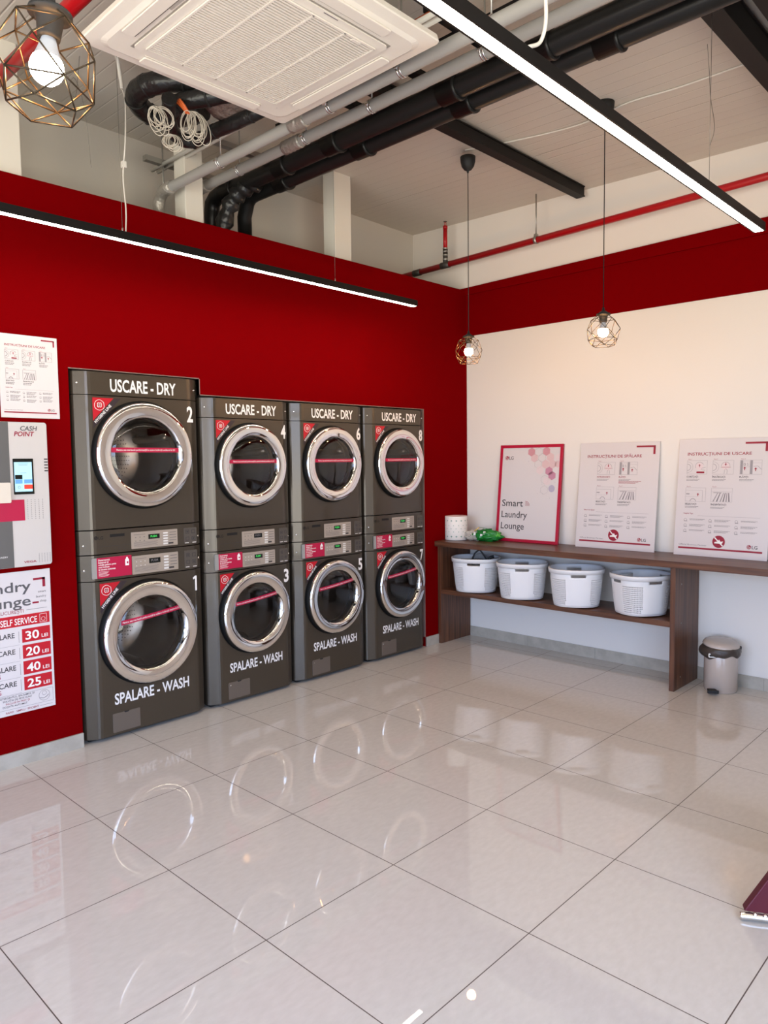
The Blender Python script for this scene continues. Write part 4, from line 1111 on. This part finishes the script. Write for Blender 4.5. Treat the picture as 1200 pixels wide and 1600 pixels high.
# ------------------------------------------------------------------ baskets
def basket_mesh(name='laundry_basket'):
    """rounded-rectangle tub, tapered, four grip holes and pierced corners"""
    HT = .262
    NA = 112; NZ = 20
    def outline(a, W, D, n=2.5):
        c, s = math.cos(a), math.sin(a)
        return (W / 2 * math.copysign(abs(c) ** (2 / n), c), D / 2 * math.copysign(abs(s) ** (2 / n), s))
    lut = []
    for i in range(2000): lut.append(outline(2 * PI * i / 2000, .385, .33))
    acc = [0]
    for i in range(2000):
        p, q_ = lut[i], lut[(i + 1) % 2000]; acc.append(acc[-1] + math.hypot(q_[0] - p[0], q_[1] - p[1]))
    ang = []; j = 0
    for k in range(NA):
        d = acc[-1] * k / NA
        while acc[j + 1] < d: j += 1
        ang.append(2 * PI * (j + (d - acc[j]) / (acc[j + 1] - acc[j])) / 2000)
    q = MB(); vs = []
    for i in range(NZ + 1):
        f = i / NZ; z = .012 + (HT - .012) * f; sc = .84 + .16 * f ** .8
        for a in ang:
            x, y = outline(a, .372 * sc, .318 * sc); vs.append((x, y, z))
    fs = []
    V = lambda i, k: i * NA + k % NA
    extra = []
    for i in range(NZ):
        f = (i + .5) / NZ
        for k in range(NA):
            x, y, z = vs[V(i, k)]
            x2, y2 = (vs[V(i, k)][0] + vs[V(i, k + 1)][0]) / 2, (vs[V(i, k)][1] + vs[V(i, k + 1)][1]) / 2
            if .775 < f < .90 and (abs(x2) < .047 or abs(y2) < .037): continue
            a_, b_ = abs(x2) / .19, abs(y2) / .16
            if .05 < f < .76 and abs(x2) > .082 and abs(y2) > .045:
                P4 = [Vector(vs[V(i, k)]), Vector(vs[V(i, k + 1)]), Vector(vs[V(i + 1, k + 1)]), Vector(vs[V(i + 1, k)])]
                C_ = sum(P4, Vector()) / 4
                mids = [C_ + ((P4[j] + P4[(j + 1) % 4]) / 2 - C_) * .78 for j in range(4)]
                b0 = len(vs) + len(extra); extra += [tuple(m_) for m_ in mids]
                q4 = [V(i, k), V(i, k + 1), V(i + 1, k + 1), V(i + 1, k)]
                for j in range(4):
                    fs.append((q4[j], q4[(j + 1) % 4], b0 + j)); fs.append((q4[j], b0 + j, b0 + (j + 3) % 4))
            else: fs.append((V(i, k), V(i, k + 1), V(i + 1, k + 1), V(i + 1, k)))
    q.add(vs + extra, fs, BASKETM, True)
    q.add([vs[k] for k in range(NA)] + [(0, 0, .012)], [(k, (k + 1) % NA, NA) for k in range(NA)], BASKETM)
    t = thing(name, 'x', 'basket', (0, 0, 0), 0, 'white plastic laundry baskets on the shelf')
    o = q.build('tub', t, fix=True)
    md = o.modifiers.new('wall', 'SOLIDIFY'); md.thickness = .003; md.offset = -1
    # rim collar
    q = MB(); vs = []
    for (W, D, z) in ((.372, .318, HT - .030), (.381, .327, HT - .030), (.388, .334, HT - .004), (.387, .333, HT), (.368, .314, HT), (.366, .312, HT - .006)):
        for a in ang: x, y = outline(a, W, D); vs.append((x, y, z))
    q.add(vs, [(i * NA + k, i * NA + (k + 1) % NA, (i + 1) * NA + (k + 1) % NA, (i + 1) * NA + k) for i in range(5) for k in range(NA)], BASKETM, True)
    q.build('rim', t)
    return t
bk = basket_mesh()
bs = [((-.545, 3.478), .52, 'white pierced laundry basket holding cloths and a bag, nearest the red wall'),
      ((-.095, 3.465), .58, 'empty white pierced laundry basket, second from the red wall'),
      ((.372, 3.462), .60, 'empty white pierced laundry basket, third from the red wall'),
      ((.850, 3.490), 1.02, 'white pierced laundry basket turned cornerwise beside the tall wooden panel')]
for i, (p, rz, lab) in enumerate(bs):
    o = bk if i == 0 else copy_tree(bk)
    o.location = (p[0], p[1], .461); o.scale = (1.03, 1.12, 1.07); o.rotation_euler = (0, 0, rz); o['label'] = lab

# contents of the first basket
def blob(name, c, r, m, seed, sq=(1, 1, 1), amp=.35, freq=9):
    bm = bmesh.new(); bmesh.ops.create_icosphere(bm, subdivisions=4, radius=1)
    for v in bm.verts:
        n = v.co.normalized(); k = 1 + amp * noise.noise(n * freq * .25 + Vector((seed, 0, 0))) + amp * .5 * abs(noise.noise(n * freq * .6 + Vector((seed, 3, 0))))
        v.co = Vector((n.x * r * sq[0] * k, n.y * r * sq[1] * k, n.z * r * sq[2] * k))
    me = bpy.data.meshes.new(name); bm.to_mesh(me); bm.free()
    for p in me.polygons: p.use_smooth = True
    me.materials.append(m); o = bpy.data.objects.new(name, me); COL.objects.link(o); o.location = c
    return o
o = blob('folded_cloth', (-.565, 3.46, .615), .10, CLOTHW, 4, (1.15, 1.0, .62)); tag(o, 'pale crumpled cloth inside the basket nearest the red wall', 'cloth')
t = thing('shopping_bag', 'grey fabric bag with black handles sticking out of the first basket', 'bag', (-.505, 3.49, .672), .55); t.scale = (1.05, 1.05, 1.05)
q = MB(); vs = []; fs = []; n = 10
for i in range(n + 1):
    for j in range(7):
        u = -1 + 2 * i / n; v = j / 6
        vs.append((u * (.085 - .03 * v), .012 * math.sin(u * 5 + v * 3), -.02 + v * .115 * (1 - .25 * u * u)))
for i in range(n):
    for j in range(6): fs.append((i * 7 + j, (i + 1) * 7 + j, (i + 1) * 7 + j + 1, i * 7 + j + 1))
q.add(vs, fs, CLOTHG, True); o = q.build('bag_body', t, fix=False); md = o.modifiers.new('s', 'SOLIDIFY'); md.thickness = .012
q = MB().tube(bezier([(-.075, -.012, .03), (-.045, -.015, .095), (-.01, -.012, .120), (.02, -.012, .085), (.05, -.014, .04)], 6), .006, BLACKM, 8)
q.tube(bezier([(.045, -.016, .03), (.075, -.018, .065), (.10, -.012, .072)], 6), .012, BLACKM, 8)
q.build('handle', t)
q = MB().box(-.155, -.055, -.016, -.010, .022, .052, BLACKM); q.build('black_panel', t)
q = MB()
for i in range(4): q.tube(bezier([(-.055 + .02 * i, -.02, .020), (-.040 + .02 * i, -.022, .045), (-.06 + .02 * i, -.02, .055), (-.07 + .02 * i, -.02, .03)], 5), .002, BLACKM, 5)
q.build('drawstring', t)

# ------------------------------------------------------------------ paper roll and green wrapper
t = thing('paper_towel_roll', 'tall white paper roll printed with small green motifs on the worktop end', 'paper roll', (-.778, 3.515, .8653))
R_, HR = .094, .200
MB().lathe([(.02, 0), (R_ - .003, 0), (R_, .004), (R_, HR - .004), (R_ - .003, HR)], ROLLP, (0, 0, 0), 'z', 48).build('paper', t)
MB().lathe([(R_ - .003, HR), (.022, HR + .001), (.020, HR - .03), (.0001, HR - .03)], CORE, (0, 0, 0), 'z', 48).build('roll_end', t)
q = MB()
def dot(a, z, s):
    vs = []
    for dx, dz in ((0, s), (-s * .3, s * .3), (-s, 0), (-s * .3, -s * .3), (0, -s), (s * .3, -s * .3), (s, 0), (s * .3, s * .3)):
        aa = a + dx / R_; vs.append(((R_ + .0006) * math.cos(aa), (R_ + .0006) * math.sin(aa), z + dz))
    q.add(vs, [tuple(range(8))], ROLLG)
for i in range(14):
    a = 2 * PI * i / 14
    dot(a, HR * .82, .0095); dot(a, HR * .16, .0095)
    dot(a + .2, HR * .62, .0055); dot(a + .42, HR * .49, .0055); dot(a + .2, HR * .36, .0055)
q.build('printed_motifs', t)

t = thing('wrapper', 'crumpled green glossy wrapper beside the paper roll on the worktop', 'packaging', (-.528, 3.56, .8662), .25)
g_ = blob('green_film', (.03, 0, .043), .115, GREEN, 11, (1.02, .50, .42), .45, 12); g_.parent = t
g_ = blob('light_green_corner', (.118, -.012, .052), .028, GREENL, 5, (1.0, .8, .8), .5, 12); g_.parent = t
g_ = blob('clear_film', (-.085, 0, .042), .072, CLEAR, 21, (1.05, .55, .55), .6, 14); g_.parent = t
q = MB()
for x, z, r_ in ((-.055, .062, .2), (.004, .058, .3), (.030, .072, .4)):
    q.prism([(x - .010, z - .012), (x + .008, z - .010), (x + .011, z + .012), (x - .007, z + .012)], -.064, -.058, WHITEP)
q.build('white_print', t)
q = MB().tube(bezier([(-.09, -.03, .06), (-.05, -.03, .095), (-.03, -.02, .112)], 5), .004, mat('gold_foil', (.75, .5, .12), .25, .8), 6).tube(bezier([(-.03, -.02, .112), (.03, -.02, .105), (.09, -.015, .085)], 5), .0018, GREEN, 6)
q.build('twist_tie', t)

# ------------------------------------------------------------------ pedal bin
t = thing('pedal_bin', 'small taupe pedal bin with a dark liner under its lid beside the bench panel', 'bin', (1.352, 3.600, .001), .55)
RB = .103
MB().lathe([(0, 0), (RB - .006, 0), (RB - .003, .006), (RB - .003, .012), (RB, .014), (RB, .285), (RB - .004, .29)], BIN, (0, 0, 0), 'z', 48).build('body', t)
q = MB(); vs = []; NA = 60; rows = 8
for i in range(rows + 1):
    f = i / rows
    for k in range(NA):
        a = 2 * PI * k / NA; zz = .300 - f * (.070 + .012 * math.sin(a * 2 + 1) + .006 * math.sin(a * 7))
        r_ = RB + .003 + .014 * math.sin(f * PI) ** .7 * (1 + .4 * noise.noise(Vector((a * 3, f * 2, 1)))) + .004 * noise.noise(Vector((math.cos(a) * 8, math.sin(a) * 8, f * 5)))
        if math.cos(a - PI) > .5: r_ += .016 * math.sin(f * PI) * (math.cos(a - PI) - .5) * 2
        vs.append((r_ * math.cos(a), r_ * math.sin(a), zz))
q.add(vs, [(i * NA + k, i * NA + (k + 1) % NA, (i + 1) * NA + (k + 1) % NA, (i + 1) * NA + k) for i in range(rows) for k in range(NA)], BAG, True)
q.build('bin_liner', t, fix=False)
lid = MB().lathe([(0, .030), (.06, .029), (.092, .025), (.104, .017), (.110, .008), (.113, 0), (.110, -.006), (.10, -.006), (0, .0)], BIN, (0, 0, 0), 'z', 48).build('lid', t)
lid.location = (0, 0, .305); lid.rotation_euler = (.10, .04, 0)
q = MB().box(-.070, -.015, -.150, -.096, .018, .030, BLACKM).box(-.078, -.010, -.160, -.146, .014, .034, BLACKM); q.v = [(x - .03, y + .012, z) for x, y, z in q.v]
q.build('pedal', t, bevel=.003)
q = MB().rrect(-.095, -.045, .236, .262, -.108, -.060, .005, WHITEP).box(-.090, -.055, -.1085, -.107, .242, .254, BLACKM); q.v = [(x * math.cos(0) , y + .014 , z) for x, y, z in q.v]
q.build('sticker', t)
q = MB().tube(bezier([(.100, .02, .28), (.118, 0, .292), (.112, -.03, .285)], 5), .006, BLACKM, 8); q.build('hinge', t)

# ------------------------------------------------------------------ maroon panel stand at the right edge
t = thing('panel_stand', 'maroon slanted panel on a chrome foot, just entering at the lower right edge', 'stand', (2.275, 1.134, 0), .49)
MB().prism([(.012, .030), (.70, .030), (.70, .42), (.24, .42)], .003, .040, MAROON, 'y').build('panel', t, bevel=.003)
q = MB().tube(bezier([(0, .004, .012), (.03, .004, .0145), (.12, .006, .0145), (.35, .006, .0145), (.68, .006, .0145)], 5), .0125, CHROME, 12)
q.build('chrome_foot', t)
for i in range(3):
    MB().lathe([(0, .006), (.007, .004), (.008, 0)], CHROME, (.045 + .03 * i, -.001, .026), 'z', 12).build('bolt', t)
